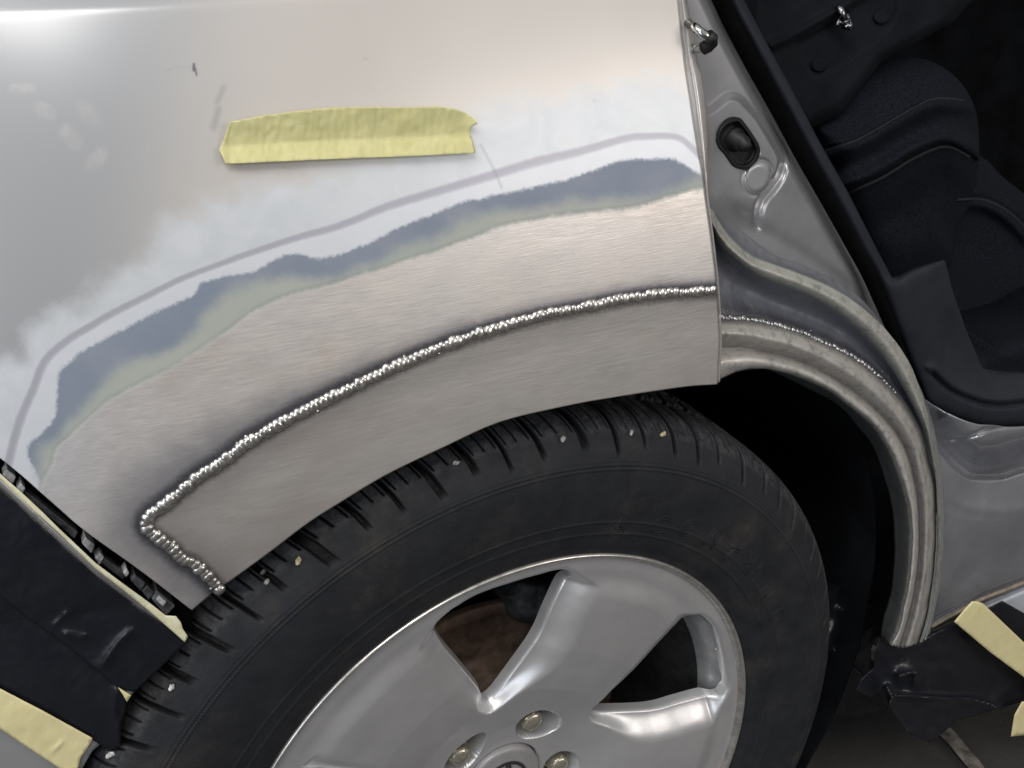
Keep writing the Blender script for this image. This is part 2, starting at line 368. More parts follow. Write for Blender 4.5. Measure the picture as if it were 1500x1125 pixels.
# inner arch: v = position across the flange, from lip to jamb; ridge highlight and shadow line are painted in
def m_flange():
    t = NT('inner_arch_steel_primer_shading'); v = t.math('MULTIPLY_ADD', t.math('SUBTRACT', t.noise(300, 4, .6), .5), .16, t.attr('v'))
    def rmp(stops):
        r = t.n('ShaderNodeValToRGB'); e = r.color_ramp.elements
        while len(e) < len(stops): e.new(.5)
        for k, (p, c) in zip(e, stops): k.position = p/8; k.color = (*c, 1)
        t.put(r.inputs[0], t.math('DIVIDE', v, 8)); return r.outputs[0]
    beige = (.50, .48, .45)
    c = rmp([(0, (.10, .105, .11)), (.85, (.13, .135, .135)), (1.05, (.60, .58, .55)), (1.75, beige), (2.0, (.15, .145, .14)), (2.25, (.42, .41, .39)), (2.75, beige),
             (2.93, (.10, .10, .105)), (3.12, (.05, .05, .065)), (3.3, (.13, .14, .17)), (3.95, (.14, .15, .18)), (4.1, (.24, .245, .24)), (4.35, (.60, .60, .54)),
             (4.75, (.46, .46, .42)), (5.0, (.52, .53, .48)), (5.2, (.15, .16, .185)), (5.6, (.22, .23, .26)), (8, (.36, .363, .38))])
    cx_ = t.n('ShaderNodeCombineXYZ'); t.put(cx_.inputs[0], t.math('MULTIPLY', t.attr('v'), 2.2)); t.put(cx_.inputs[1], t.math('MULTIPLY', t.attr('al'), 22.))
    sn = t.n('ShaderNodeTexNoise'); sn.inputs['Scale'].default_value = 1.; sn.inputs['Detail'].default_value = 6; sn.inputs['Roughness'].default_value = .7; t.put(sn.inputs['Vector'], cx_.outputs[0])
    c = t.mix(t.math('MULTIPLY', t.ss(.50, .72, sn.outputs['Fac']), .45), c, (.19, .19, .195))
    low = t.attr('low')
    c = t.mix(t.math('MULTIPLY', low, t.ss(2.8, 3.4, v)), c, (.33, .335, .32))
    d = t.ss(.48, .70, t.noise(120, 6, .75)); c = t.mix(t.math('MULTIPLY', d, .55), c, (.09, .09, .095))
    t.out(base=c, rough=t.rng(t.noise(200, 4), .3, .7,   .34, .52), metal=.35, coat=.15, normal=t.bump(t.noise(700, 4, .6), .35, .0004))
    return t.m
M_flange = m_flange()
def m_floor():
    t = NT('garage_floor_concrete'); n = t.noise(7, 6, .65); n2 = t.noise(120, 5, .7)
    c = t.mix(t.rng(n, .3, .7), (.026, .026, .027), (.058, .054, .050)); c = t.mix(t.math('MULTIPLY', t.ss(.6, .75, n2), .35), c, (.15, .14, .13))
    t.out(base=c, rough=.7, normal=t.bump(n2, .6, .002)); return t.m
M_floor = m_floor()
M_grout = simple('floor_joint_mortar', (.20, .18, .165), .85, 0, 60, .5, .6, 400)
M_stone = simple('grit_stone', (.42, .42, .40), .8, 0, 300, .3, .5, 900)
M_stoney = simple('yellow_grit_stone', (.62, .55, .32), .8, 0, 300, .3, .5, 900)
M_white = simple('pale_debris', (.7, .7, .7), .7, 0, 300, .2)

# ================================================================== the car
car = empty('car'); tag(car, 'silver car with a welded steel repair over its rear wheel arch', 'car')

# ---------------------------------------------------------------- quarter panel
def xr(y): return np.interp(y, [-60, 0, 60, 100, 144, 180, 224, 250, 295, 345, 395, 440, 500, 563], [989, 993, 999, 1004, 1011, 1016, 1023, 1028, 1034, 1041, 1047, 1051, 1054, 1051])
def base_y(x, z):
    t = z-.72
    y = -.02+.75*np.where(t > 0, t, 0)**2+1.6*np.where(t < 0, t, 0)**2
    return y+1.9*np.clip(-.10-x, 0, None)**3
cr = US([(0, 20), (440, -1)], base_y)
def zcrease(x): return cr[0, 2]+(x-cr[0, 0])*(cr[1, 2]-cr[0, 2])/(cr[1, 0]-cr[0, 0])
def panel_y(x, z):
    e = z-zcrease(x); s_ = .0008
    return base_y(x, z)+.34*s_*np.log1p(np.exp(np.clip(e/s_, -30, 30)))
X0 = -300
bot = resample([(-300, 455), (-150, 563), (0, 671), (75, 735), (125, 778), (207, 837), (281, 894)], 120, True)
arch = resample([(281, 894), (300, 878), (320, 862), (340, 849), (400, 805), (450, 767), (500, 735), (567, 695), (650, 655), (733, 618), (833, 594), (900, 582), (1000, 567), (1051, 563)], 400, True)
botc = np.vstack([bot, arch[1:]])
ub = (botc[:, 0]-X0)/(xr(botc[:, 1])-X0); ub = np.clip(ub, 0, 1)
WELD = [(321, 864), (311, 851), (295, 836), (281, 824), (269, 820), (257, 808), (243, 796), (222, 781), (213, 768), (221, 754), (237, 742), (261, 723), (290, 699), (325, 677), (360, 650), (395, 630), (437, 606), (500, 575),
        (570, 541), (650, 507), (720, 483), (797, 461), (850, 451), (900, 440), (960, 431), (1000, 428), (1052, 425)]
weldl = resample(WELD, 500)
NU, NVp = 560, 380
uu = np.linspace(0, 1, NU); uu[np.argmin(np.abs(uu-(281-X0)/(xr(894)-X0)))] = (281-X0)/(xr(894)-X0); vv = np.linspace(0, 1, NVp)
yb = np.interp(uu, ub, botc[:, 1]); 
YY = -60+(yb[:, None]+60)*(1-vv[None])
XX = X0+uu[:, None]*(xr(YY)-X0)
uvp = np.stack([XX.ravel(), YY.ravel()], 1)
Pp = US(uvp, panel_y)
L = {}
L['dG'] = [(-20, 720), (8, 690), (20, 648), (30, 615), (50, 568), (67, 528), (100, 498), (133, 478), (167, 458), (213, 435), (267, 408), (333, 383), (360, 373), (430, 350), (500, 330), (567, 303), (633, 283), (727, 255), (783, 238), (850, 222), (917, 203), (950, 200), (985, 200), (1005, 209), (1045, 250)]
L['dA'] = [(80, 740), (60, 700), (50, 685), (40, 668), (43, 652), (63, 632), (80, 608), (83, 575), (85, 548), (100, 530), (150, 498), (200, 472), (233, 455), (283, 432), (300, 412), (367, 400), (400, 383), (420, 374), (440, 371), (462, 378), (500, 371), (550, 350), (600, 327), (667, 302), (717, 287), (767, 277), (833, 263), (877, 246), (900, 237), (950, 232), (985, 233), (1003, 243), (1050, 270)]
L['dB'] = [(75, 740), (60, 700), (57, 682), (62, 658), (83, 642), (100, 622), (133, 588), (150, 562), (177, 542), (200, 527), (233, 518), (283, 488), (300, 460), (317, 442), (367, 417), (400, 408), (500, 402), (567, 373), (643, 343), (683, 320), (717, 309), (800, 303), (833, 293), (883, 290), (950, 289), (985, 276), (1010, 265), (1050, 250)]
L['dC'] = [(60, 740), (63, 708), (77, 682), (83, 658), (100, 642), (133, 612), (160, 588), (187, 572), (227, 552), (260, 535), (300, 508), (333, 485), (360, 465), (393, 445), (433, 430), (500, 413), (633, 370), (683, 353), (733, 333), (767, 326), (817, 317), (867, 311), (933, 303), (1000, 283), (1050, 272)]
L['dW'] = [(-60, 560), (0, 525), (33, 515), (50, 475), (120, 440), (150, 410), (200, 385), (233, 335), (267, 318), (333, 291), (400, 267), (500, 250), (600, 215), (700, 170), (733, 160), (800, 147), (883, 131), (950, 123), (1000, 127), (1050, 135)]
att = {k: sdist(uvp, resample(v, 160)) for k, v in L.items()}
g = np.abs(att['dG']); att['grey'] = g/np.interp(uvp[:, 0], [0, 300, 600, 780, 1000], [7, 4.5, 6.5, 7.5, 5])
dw = sdist(uvp, weldl); aw = np.abs(dw)
# heat tint reaches further on the rear end of the weld, above it
reach = np.interp(uvp[:, 0], [0, 200, 330, 450, 600, 800, 1050], [2.4, 2.6, 2.0, 1.35, 1.05, .8, .75])
att['hzone'] = aw/reach; att['near'] = aw/np.clip(reach, .8, 1.25)
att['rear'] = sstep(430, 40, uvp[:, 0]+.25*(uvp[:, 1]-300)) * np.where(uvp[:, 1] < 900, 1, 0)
def seg(pts, r):
    return np.clip(1-np.abs(sdist(uvp, np.asarray(pts, float)))/r, 0, 1)
att['mark'] = np.maximum.reduce([seg([(284, 94), (284, 103)], 4.5), seg([(286, 100), (288, 110)], 3.5), .5*seg([(240, 104), (258, 99), (280, 98)], 3.0)])
att['smudge'] = np.maximum.reduce([.8*seg([(328, 128), (318, 150)], 10), .9*seg([(320, 160), (313, 186)], 11), .8*seg([(704, 212), (722, 245), (735, 275)], 5), .7*seg([(533, 85), (537, 86)], 5), .6*seg([(870, 147), (871, 148)], 6)])
att['blot'] = np.maximum.reduce([.8*seg([(20, 129), (46, 129)], 12), .9*seg([(58, 158), (72, 166)], 17), seg([(98, 193), (110, 208)], 18), seg([(135, 240), (148, 226)], 17), .6*seg([(122, 158), (138, 178)], 22)])
# above/below the weld: close the weld outline into the patch region
patchpoly = np.vstack([weldl, [(1080, 425), (1080, 600), (1000, 640), (500, 900), (330, 900)]])
inside = inpoly(uvp, patchpoly) & ~((uvp[:, 0] < 322) & (dw < 0) & (uvp[:, 1] > 770) & (aw < 2))
fullatt = {k: v for k, v in att.items()}
F = grid_faces(NU, NVp); ins = inside[F].sum(1) >= 2
qp = None
def submesh(name, sel, mat, parent, attrs):
    FF = F[sel]; used = np.unique(FF); mp = np.full(len(Pp), -1); mp[used] = np.arange(len(used))
    o = mesh(name, Pp[used], mp[FF], mat, parent, attrs={k: v[used] for k, v in attrs.items()})
    m = o.modifiers.new('thickness', 'SOLIDIFY'); m.thickness = .0012; m.offset = thick_side(o); return o
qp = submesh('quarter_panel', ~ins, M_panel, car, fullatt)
patch = submesh('patch_panel', ins, M_patch, qp, {'hzone': aw/1.0})
patch['label'] = 'bare steel patch welded in along the wheel arch'

def weld_bead(path, surf, name, parent, r0, step, lift=0, fade=None, mat=None):
    m = MB(); s = resample(path, 4000); q = np.r_[0, np.cumsum(np.hypot(*np.diff(s, axis=0).T))]
    d = 0; r_ = np.random.RandomState(3)
    ico = bmesh.new(); bmesh.ops.create_icosphere(ico, subdivisions=3, radius=1); IV = np.array([v.co[:] for v in ico.verts]); IF = [tuple(v.index for v in f.verts) for f in ico.faces]; ico.free()
    while d < q[-1]:
        p = np.array([np.interp(d, q, s[:, 0]), np.interp(d, q, s[:, 1])]); p2 = np.array([np.interp(min(d+3, q[-1]), q, s[:, 0]), np.interp(min(d+3, q[-1]), q, s[:, 1])])
        tn = p2-p; tn = tn/(np.linalg.norm(tn)+1e-9); nn = np.array([-tn[1], tn[0]])
        k = 1 if fade is None else fade(d/q[-1])
        pc = p+nn*r_.uniform(-1.0, 1.0)
        P = surf(np.array([pc, pc+tn, pc+nn])); sc_ = r0*r_.uniform(.82, 1.22)*k
        T = P[1]-P[0]; T /= np.linalg.norm(T); N = P[2]-P[0]; N -= T*(N@T); N /= np.linalg.norm(N); O = np.cross(T, N)
        if O[1] > 0: O = -O
        a = r_.uniform(-.5, .5); T2 = T*np.cos(a)+N*np.sin(a); N2 = -T*np.sin(a)+N*np.cos(a)
        V = IV*(1+.16*vnoise(IV[:, 0]*1.7+d, IV[:, 1]*1.7+IV[:, 2]*1.3, 8)[:, None])
        V = P[0]+sc_*(V[:, :1]*T2*.95+V[:, 1:2]*N2*1.04+V[:, 2:3]*O*.62)+O*lift
        m.add(V, IF)
        if r_.rand() < .10*k:      # spatter next to the bead
            pc2 = p+nn*r_.choice([-1, 1])*r_.uniform(6, 10); Q = surf(np.array([pc2, pc2+1]))[0]
            m.add(Q+IV*sc_*.28, IF)
        d += step*r_.uniform(.8, 1.2)
    return m.build(name, mat or M_weld, parent)
weld_bead(weldl, lambda q: US(q, panel_y), 'weld_bead', qp, .0033, 7.9)
# folded front edge of the quarter panel
def loft(rails, ys, n, sub, name, mat, parent, keep=None, vattr=True, thick=0, extra=None, jit=0):
    R = np.array([resample(r, n) for r in rails]); ys = np.array([np.broadcast_to(y, n) for y in ys], float)
    Q = np.concatenate([R, ys[..., None]], 2); K = len(rails); out = []; vs = []
    Pd = np.concatenate([2*Q[:1]-Q[1:2], Q, 2*Q[-1:]-Q[-2:-1]])
    for i in range(1, K):
        for a in np.linspace(0, 1, sub, endpoint=False):
            p0, p1, p2, p3 = Pd[i-1], Pd[i], Pd[i+1], Pd[i+2]
            h = .5*((2*p1)+(-p0+p2)*a+(2*p0-5*p1+4*p2-p3)*a*a+(-p0+3*p1-3*p2+p3)*a**3); h[:, :2] = p1[:, :2]+(p2-p1)[:, :2]*a
            out.append(h); vs.append(i-1+a)
    out.append(Pd[K]); vs.append(K-1); out = np.array(out)
    nu = len(out); V = U(out[..., :2].reshape(-1, 2), out[..., 2].ravel())
    attrs = {'v': np.repeat(vs, n)}
    if extra: attrs.update(extra(out[..., :2].reshape(-1, 2)))
    return gridmesh(name, V, nu, n, mat, parent, thick=thick, attrs=attrs)
ye = np.linspace(-60, 560, 60)
edge = np.stack([xr(ye), ye], 1)
pe = US(edge, panel_y)[:, 1]; 
pe_r = np.interp(np.linspace(0, 1, 160), np.linspace(0, 1, 60), pe)
hem_r = np.array([(1001, -60), (1006, 0), (1015, 45), (1022, 90), (1027, 105), (1032, 135), (1036, 171), (1038, 224), (1036, 278), (1042, 330), (1049, 390), (1053.5, 440), (1055, 500), (1051.5, 558)])
loft([edge+[-1, 0], edge+[2.2, 0], edge*.5+resample(hem_r, 60)*.5+[.5, 0], resample(hem_r, 60), resample(hem_r, 60)+[1.5, 0]],
     [pe_r+.001, pe_r+.006, pe_r+.0035, pe_r+.008, pe_r+.02], 160, 4, 'hem_flange', M_hem, qp, thick=.001)

# ---------------------------------------------------------------- inner arch flange
R0i = [(1043, 561), (1058, 555), (1080, 545), (1107, 541), (1128, 543), (1187, 571), (1227, 593), (1256, 625), (1277, 652), (1291, 690), (1306, 745), (1309, 800), (1307, 843), (1303, 872), (1294, 903), (1289, 930)]
R0 = [(1043, 560), (1058, 554), (1080, 544), (1107, 539.5), (1133, 542), (1173, 553), (1213, 571), (1240, 591), (1275, 619), (1296, 647), (1313, 681), (1331, 742), (1335, 800), (1329, 858), (1317, 915), (1304, 942)]
R2 = [(1036, 509), (1060, 509), (1093, 510), (1133, 519), (1165, 527), (1205, 545), (1240, 566), (1267, 586), (1293, 610), (1312, 632), (1328, 659), (1338, 692), (1346, 742), (1347, 800), (1341, 858), (1330, 910), (1318, 948)]
R3 = [(1036, 463), (1059, 465), (1099, 467), (1133, 473), (1171, 484), (1213, 502), (1245, 518), (1277, 540), (1301, 562), (1325, 589), (1344, 620), (1355, 647), (1362, 680), (1370, 712), (1372, 750), (1371, 800), (1367, 850), (1358, 905), (1346, 942)]
R4 = [(1024, 300), (1040, 335), (1055, 362), (1076, 381), (1107, 403), (1139, 417), (1181, 433), (1213, 450), (1245, 473), (1277, 503), (1301, 533), (1320, 563), (1338, 596), (1352, 625), (1361, 655), (1368, 690), (1373, 730), (1374, 800), (1370, 850), (1361, 905), (1352, 938)]
R5 = [(1024, 275), (1040, 305), (1058, 335), (1078, 360), (1101, 378), (1139, 391), (1187, 409), (1227, 428), (1256, 447), (1288, 473), (1315, 504), (1334, 536), (1350, 575), (1362, 620), (1368, 655), (1374, 695), (1377, 740), (1378, 800), (1374, 850), (1366, 900), (1358, 932)]
R6 = [(1030, 255), (1048, 290), (1068, 322), (1100, 349), (1135, 374), (1172, 387), (1227, 412), (1265, 441), (1300, 485), (1325, 525), (1347, 566), (1361, 600), (1369, 630), (1374, 660), (1379, 698), (1382, 740), (1382, 800), (1378, 850), (1369, 897), (1362, 928)]
mid = lambda a, b, k=.5: resample(a, 60)*(1-k)+resample(b, 60)*k
rag = lambda a, b: None
n_ = 260
def q(y): return y
s_ = np.linspace(0, 1, n_)
down = .012*sstep(.45, 1, s_)          # the leg of the flange leans outwards near the sill
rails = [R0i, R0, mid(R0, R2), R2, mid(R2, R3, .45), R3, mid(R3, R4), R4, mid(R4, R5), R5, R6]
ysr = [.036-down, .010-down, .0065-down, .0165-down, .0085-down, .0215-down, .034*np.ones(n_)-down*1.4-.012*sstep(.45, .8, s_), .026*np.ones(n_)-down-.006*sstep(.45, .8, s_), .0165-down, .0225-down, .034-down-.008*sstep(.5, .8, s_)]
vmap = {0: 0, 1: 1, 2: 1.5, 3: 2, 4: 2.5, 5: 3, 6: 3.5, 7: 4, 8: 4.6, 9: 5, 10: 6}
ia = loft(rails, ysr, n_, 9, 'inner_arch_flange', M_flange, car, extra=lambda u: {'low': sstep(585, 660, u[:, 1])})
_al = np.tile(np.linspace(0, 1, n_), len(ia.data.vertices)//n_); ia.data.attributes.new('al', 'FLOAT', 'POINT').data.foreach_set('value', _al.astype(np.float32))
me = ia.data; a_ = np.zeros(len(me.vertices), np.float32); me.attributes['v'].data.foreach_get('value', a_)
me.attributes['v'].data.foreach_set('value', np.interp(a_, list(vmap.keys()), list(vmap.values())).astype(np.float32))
# ragged lower edge and small dents
co = np.zeros(len(me.vertices)*3, np.float32); me.vertices.foreach_get('co', co); co = co.reshape(-1, 3)
tt = np.tile(np.linspace(0, 1, n_), len(co)//n_) if len(co) % n_ == 0 else np.zeros(len(co))
co[:, 2] += np.where(tt > .985, .004*vnoise(a_*9, a_*0+3, 5), 0)
co[:, 1] += .0012*vnoise(co[:, 0]*60, co[:, 2]*60, 9)+.0005*vnoise(co[:, 0]*200, co[:, 2]*200, 10)
me.vertices.foreach_set('co', co.ravel())
mo = ia.modifiers.new('thickness', 'SOLIDIFY'); mo.thickness = .0015; mo.offset = thick_side(ia)
bv = BVHTree.FromPolygons([Vector(c) for c in co], [tuple(p.vertices) for p in me.polygons])
def onto(bvh, fallback):
    def f(uv):
        d = rays(uv); out = []
        for k in d:
            h = bvh.ray_cast(Vector(CC), Vector(k).normalized())
            out.append(np.array(h[0]) if h[0] is not None else CC+k*((fallback-CC[1])/k[1]))
        return np.array(out)
    return f
on_flange = onto(bv, .02)
weld_bead([(1058, 464), (1075, 465), (1099, 467), (1133, 474), (1171, 485), (1213, 503), (1245, 519), (1277, 541), (1301, 563), (1312, 575)], on_flange, 'weld_bead', ia, .0026, 6.0, fade=lambda k: 1 if k < .8 else 1-.6*(k-.8)/.2, mat=M_weld2)

# ---------------------------------------------------------------- door jamb
STR = [(1018, -70), (1047, 0), (1083, 74), (1133, 165), (1167, 229), (1207, 300), (1243, 365), (1267, 410), (1292, 468), (1310, 515), (1330, 560)]
strl = resample(STR, 200)
xs = np.arange(980, 1372, 1.6); ys_ = np.arange(-64, 620, 1.6)
UVj = np.stack(np.meshgrid(xs, ys_, indexing='ij'), -1).reshape(-1, 2)
r6l = resample(R6, 200); r5l = resample(R5, 200)
dstrip = sdist(UVj, strl)       # + to the lower left
padl = [(1020, 150), (1036, 155), (1060, 137), (1076, 134), (1089, 141), (1100, 155), (1114, 175), (1130, 202), (1142, 223), (1146, 238), (1141, 256), (1130, 274), (1116, 291), (1109, 310), (1107, 332)]
pad = resample(padl, 120); dp = sdist(UVj, pad)      # + on the inside (lower left)
jy = .020+.030*sstep(240, 0, dstrip)+.010*sstep(22, 0, dstrip)
mp_ = sstep(-1, np.interp(UVj[:, 0]+.6*(UVj[:, 1]-140), [1080, 1130], [15, 8]), dp)*sstep(1000, 1020, UVj[:, 0])
fadepad = sstep(345, 285, UVj[:, 1])
jy = jy-.0100*mp_*np.clip(fadepad, .0, 1)
groove = np.exp(-((dp+3)/4.5)**2)*sstep(150, 215, UVj[:, 1])*sstep(350, 315, UVj[:, 1])
jy = jy+.0035*groove
hole = np.array([(1048, 207), (1051, 192), (1060, 180), (1072, 174), (1083, 174), (1091, 182), (1103, 199), (1111, 213), (1112, 225), (1106, 238), (1095, 247), (1082, 247), (1072, 242), (1062, 228), (1052, 217)])
hl = resample(np.vstack([hole, hole[:1]]), 80)
dh = sdpoly(UVj, hl); jy = jy+.012*sstep(0, 5, dh)
# plug recess ring
cx, cy_ = 1110, 260; ang = math.radians(24); du = (UVj-[cx, cy_]); e1 = (du[:, 0]*math.cos(ang)+du[:, 1]*math.sin(ang))/20; e2 = (-du[:, 0]*math.sin(ang)+du[:, 1]*math.cos(ang))/26
rp = np.hypot(e1, e2); jy = jy+.0016*np.exp(-((rp-1.05)/.10)**2)
# crease running down to the ridge, and a hollow below the pad
cre = sdist(UVj, resample([(1060, 290), (1100, 325), (1140, 345), (1200, 385), (1260, 430), (1300, 475)], 80))
jy = jy+.004*np.exp(-(np.abs(cre-6)/14)**2)*sstep(1050, 1090, UVj[:, 0])
d6 = sdist(UVj, r6l)
keepj = (dstrip > -9) & (sdist(UVj, r5l) < 4)
Vj = U(UVj, jy)
jamb = gridmesh('door_jamb', Vj, len(xs), len(ys_), M_jamb, car, keep=keepj, thick=.0012)
bvj = BVHTree.FromPolygons([Vector(v) for v in Vj], [tuple(f) for f in grid_faces(len(xs), len(ys_))])
on_jamb = onto(bvj, .03)
# rubber boot in the oval hole
_hy = on_jamb(hole+(hole-hole.mean(0))*.25)[:, 1].mean()
boot = pillow(hole+(hole-hole.mean(0))*.04, _hy-.0006, .002, .004, 'rubber_boot', M_blackrub, jamb, rings=14, n=90, fn=lambda u: .003*np.exp(-((sdpoly(u, hl)-3)/2.5)**2)-.003*sstep(4, 8, sdpoly(u, hl)))
b0 = U([(1074, 202)], _hy+.004)[0]; b1 = U([(1090, 211)], _hy-.010)[0]; b2 = U([(1094, 216)], _hy-.015)[0]
m = MB(); m.add(*tube([b0, b0*.6+b1*.4, b0*.55+b1*.45, b1, b1*.98+b2*.02, b2], [.0095, .0085, .0062, .0056, .0042, .0036], 20)); m.build('boot_nozzle', M_blackrub, jamb)
# plug
n = 40; a = np.linspace(0, 2*np.pi, n, endpoint=False); pl = np.stack([cx+math.cos(ang)*19*np.cos(a)-math.sin(ang)*25*np.sin(a), cy_+math.sin(ang)*19*np.cos(a)+math.cos(ang)*25*np.sin(a)], 1)
yp = on_jamb([(cx-8, cy_+8)])[0][1]
pillow(pl, yp+.0008, .0030, .002, 'blanking_plug', M_silver, jamb, rings=12, n=60, edge=.35)
# striker
P = lambda x, y, d: U([(x, y)], d)[0]
m = MB(); m.add(*tube([P(1008, 34, .02), P(1020, 42, .008), P(1030, 50, .004), P(1038, 55, .004), P(1041, 61, .005), P(1037, 66, .008), P(1024, 70, .014), P(1012, 72, .022)], .0030, 12)); m.build('striker', M_chrome, jamb)
m = MB(); m.add(*tube([P(1037, 52.5, .003), P(1042.5, 57, .003), P(1042.5, 62, .004), P(1037, 67.5, .006), P(1030, 71, .009)], .0042, 12)); m.build('striker_sleeve', M_blackrub, jamb)
# door seal: black bulb strip
sp = resample(STR+[(1340, 590), (1352, 612)], 160); sp = sp+np.array([7, -4])
dep = np.interp(np.linspace(0, 1, 160), [0, .85, 1], [.050, .045, .032]); rad = np.interp(np.linspace(0, 1, 160), [0, .75, 1], [.0055, .0055, .003])
m = MB(); m.add(*tube(U(sp, dep), rad, 14)); m.build('door_seal', M_seal, car)

# ---------------------------------------------------------------- sill
S1 = resample([(1372, 641), (1400, 643), (1428, 638), (1450, 629), (1500, 622), (1600, 612)], 80)
S2 = resample([(1352, 630), (1367, 652), (1385, 674), (1402, 690), (1417, 700), (1433, 703), (1467, 702), (1500, 692), (1600, 668)], 80)
S3 = resample([(1352, 918), (1370, 906), (1400, 890), (1435, 872), (1470, 858), (1500, 846), (1600, 806)], 60)
def sill_y(u):
    d1 = sdist(u, S1); d2 = sdist(u, S2); d3 = sdist(u, S3)
    y = .034+.034*sstep(-62, -6, d2)-.038*sstep(-7, 1.5, d2)
    y = y-.0016*np.exp(-((d2+15)/4.5)**2)-.0012*np.exp(-((d2+44)/7)**2)
    y = y+.003*np.exp(-(d1/2.5)**2)*sstep(1372, 1400, u[:, 0])-.004*sstep(2, -8, d1)*sstep(1366, 1395, u[:, 0])
    y = y-.00009*np.clip(d2, 0, 60)+.00004*np.clip(d2-60, 0, 200)
    y = y-.0016*np.exp(-((d2-38-.12*(u[:, 0]-1400))/9)**2)*sstep(1380, 1400, u[:, 0])
    return y+.004*np.exp(-((d3-2)/4)**2)+.010*sstep(10, 30, d3)
SP = [(1352, 583), (1368, 595), (1384, 605), (1408, 615), (1434, 622), (1470, 625), (1500, 624), (1600, 613), (1600, 830), (1500, 868), (1470, 880), (1435, 894), (1400, 910), (1375, 924), (1356, 928), (1362, 905), (1368, 880), (1372, 850), (1374, 780), (1373, 710), (1366, 660), (1358, 610)]
sill = poly_hf(SP, sill_y, 2.2, 'sill', M_sill, car, .0012)
rk = [(1398, 912), (1440, 885), (1500, 858), (1600, 820), (1600, 900), (1500, 925), (1440, 918)]
pillow(rk, .040, .012, .03, 'rocker_cover', simple('pale_primed_rocker', (.50, .54, .60), .4, .1, 30, .1), car, n=80, rings=10, smooth_outline=False)
sm = MB(); sm.add(*tube(U(resample([(1364, 918), (1400, 898), (1435, 879), (1470, 865), (1500, 853), (1600, 813)], 60), .028), .0022, 8)); sm.build('seam_sealer', simple('tan_seam_sealer', (.30, .26, .20), .7, 0, 80, .3, .3, 300), sill)

# ---------------------------------------------------------------- interior trim and seat
trim = [(1056, -70), (1066, 0), (1104, 74), (1152, 165), (1188, 232), (1228, 303), (1262, 368), (1288, 412), (1310, 468), (1330, 522), (1348, 565), (1358, 588), (1385, 606), (1410, 617), (1440, 626), (1480, 628), (1600, 618),
        (1600, 548), (1500, 545), (1440, 540), (1417, 488), (1396, 428), (1384, 380), (1340, 392), (1307, 407), (1287, 370), (1243, 283), (1200, 207), (1165, 140), (1127, 70), (1090, 0), (1070, -70)]
tl = resample(np.vstack([trim, trim[:1]]), 500)
G1 = resample([(1366, 548), (1390, 570), (1420, 585), (1455, 594), (1500, 591), (1600, 570)], 60)
def trim_y(u):
    s = sdpoly(u, tl); g = sdist(u, G1)
    y = .056-.008*(1-np.exp(-s/5))
    y = y+.006*np.exp(-(g/3.)**2)-.003*np.exp(-((g+9)/7)**2)+.020*sstep(0, -90, g)*sstep(1340, 1420, u[:, 0])*sstep(420, 560, u[:, 1])
    return y
tr = poly_hf(trim, trim_y, 2.6, 'door_aperture_trim', M_trim, car)
# seat: side bolster of the back rest, base cushion, lower cover
seat = empty('rear_seat', (.6, .25, .6), car)
def inv(o):
    o.location = (-.6, -.25, -.6); return o
SB = [(1205, 215), (1180, 180), (1195, 165), (1240, 120), (1290, 92), (1340, 85), (1375, 95), (1405, 118), (1425, 150), (1433, 185), (1434, 240), (1425, 290), (1400, 340), (1385, 395), (1300, 420), (1230, 300)]
se1 = resample([(1200, 222), (1260, 200), (1330, 160), (1370, 142), (1420, 145)], 60); se2 = resample([(1235, 282), (1290, 258), (1340, 228), (1385, 212), (1425, 230)], 60)
def sbf(u): 
    a = sdist(u, se1); b = sdist(u, se2)
    return -.004*np.exp(-(a/2.5)**2)-.006*np.exp(-(b/2.5)**2)+.022*sstep(-60, 10, a)*sstep(70, 0, b)+.012*np.exp(-((a-10)/14)**2)+.014*np.exp(-((b+10)/12)**2)
inv(pillow(SB, .24, .03, .10, 'seat_bolster', M_fabric, seat, rings=60, n=300, edge=.5, fn=sbf, wr=.004, wscale=.012, seed=4))
LB = [(1225, 270), (1300, 245), (1420, 225), (1470, 260), (1520, 310), (1560, 420), (1540, 470), (1470, 500), (1435, 545), (1400, 560), (1330, 470), (1270, 360)]
se3 = resample([(1395, 290), (1440, 290), (1480, 310), (1520, 350)], 40); se4 = resample([(1420, 490), (1445, 475), (1500, 462), (1560, 440)], 40)
inv(pillow(LB, .275, .02, .12, 'seat_back', M_fabric, seat, rings=50, n=260, edge=.4, wr=.004, wscale=.012, seed=9,
       fn=lambda u: -.006*np.exp(-(sdist(u, se3)/3)**2)+.012*np.exp(-((sdist(u, se3)-10)/10)**2)-.006*np.exp(-(sdist(u, se4)/3)**2)+.014*np.exp(-((sdist(u, se4)+10)/9)**2)))
CU = [(1395, 470), (1430, 500), (1460, 490), (1520, 475), (1620, 440), (1640, 600), (1560, 640), (1450, 640), (1380, 600)]
inv(pillow(CU, .18, .035, .12, 'seat_cushion', M_fabric, seat, rings=40, n=200, edge=.6, wr=.008, seed=11))
SF = [(1030, -120), (1062, 0), (1130, 120), (1175, 195), (1230, 168), (1290, 92), (1395, 33), (1425, 0), (1470, -120)]
sp1 = resample([(1130, 66), (1160, 52), (1238, 8), (1300, -30)], 40)
BRK = [(1164, 62), (1240, 14), (1255, -60), (1330, -60), (1320, 0), (1298, 48), (1240, 92), (1203, 113), (1185, 108), (1172, 88)]
brl = resample(np.vstack([BRK, BRK[:1]]), 160)
def sff(u):
    return -.004*sstep(0, 4, sdpoly(u, brl))+.007*np.exp(-(sdist(u, sp1)/7)**2)
inv(pillow(SF, .21, .012, .05, 'seat_side_cover', M_seatdark, seat, rings=60, n=300, edge=.15, fn=sff, smooth_outline=False))
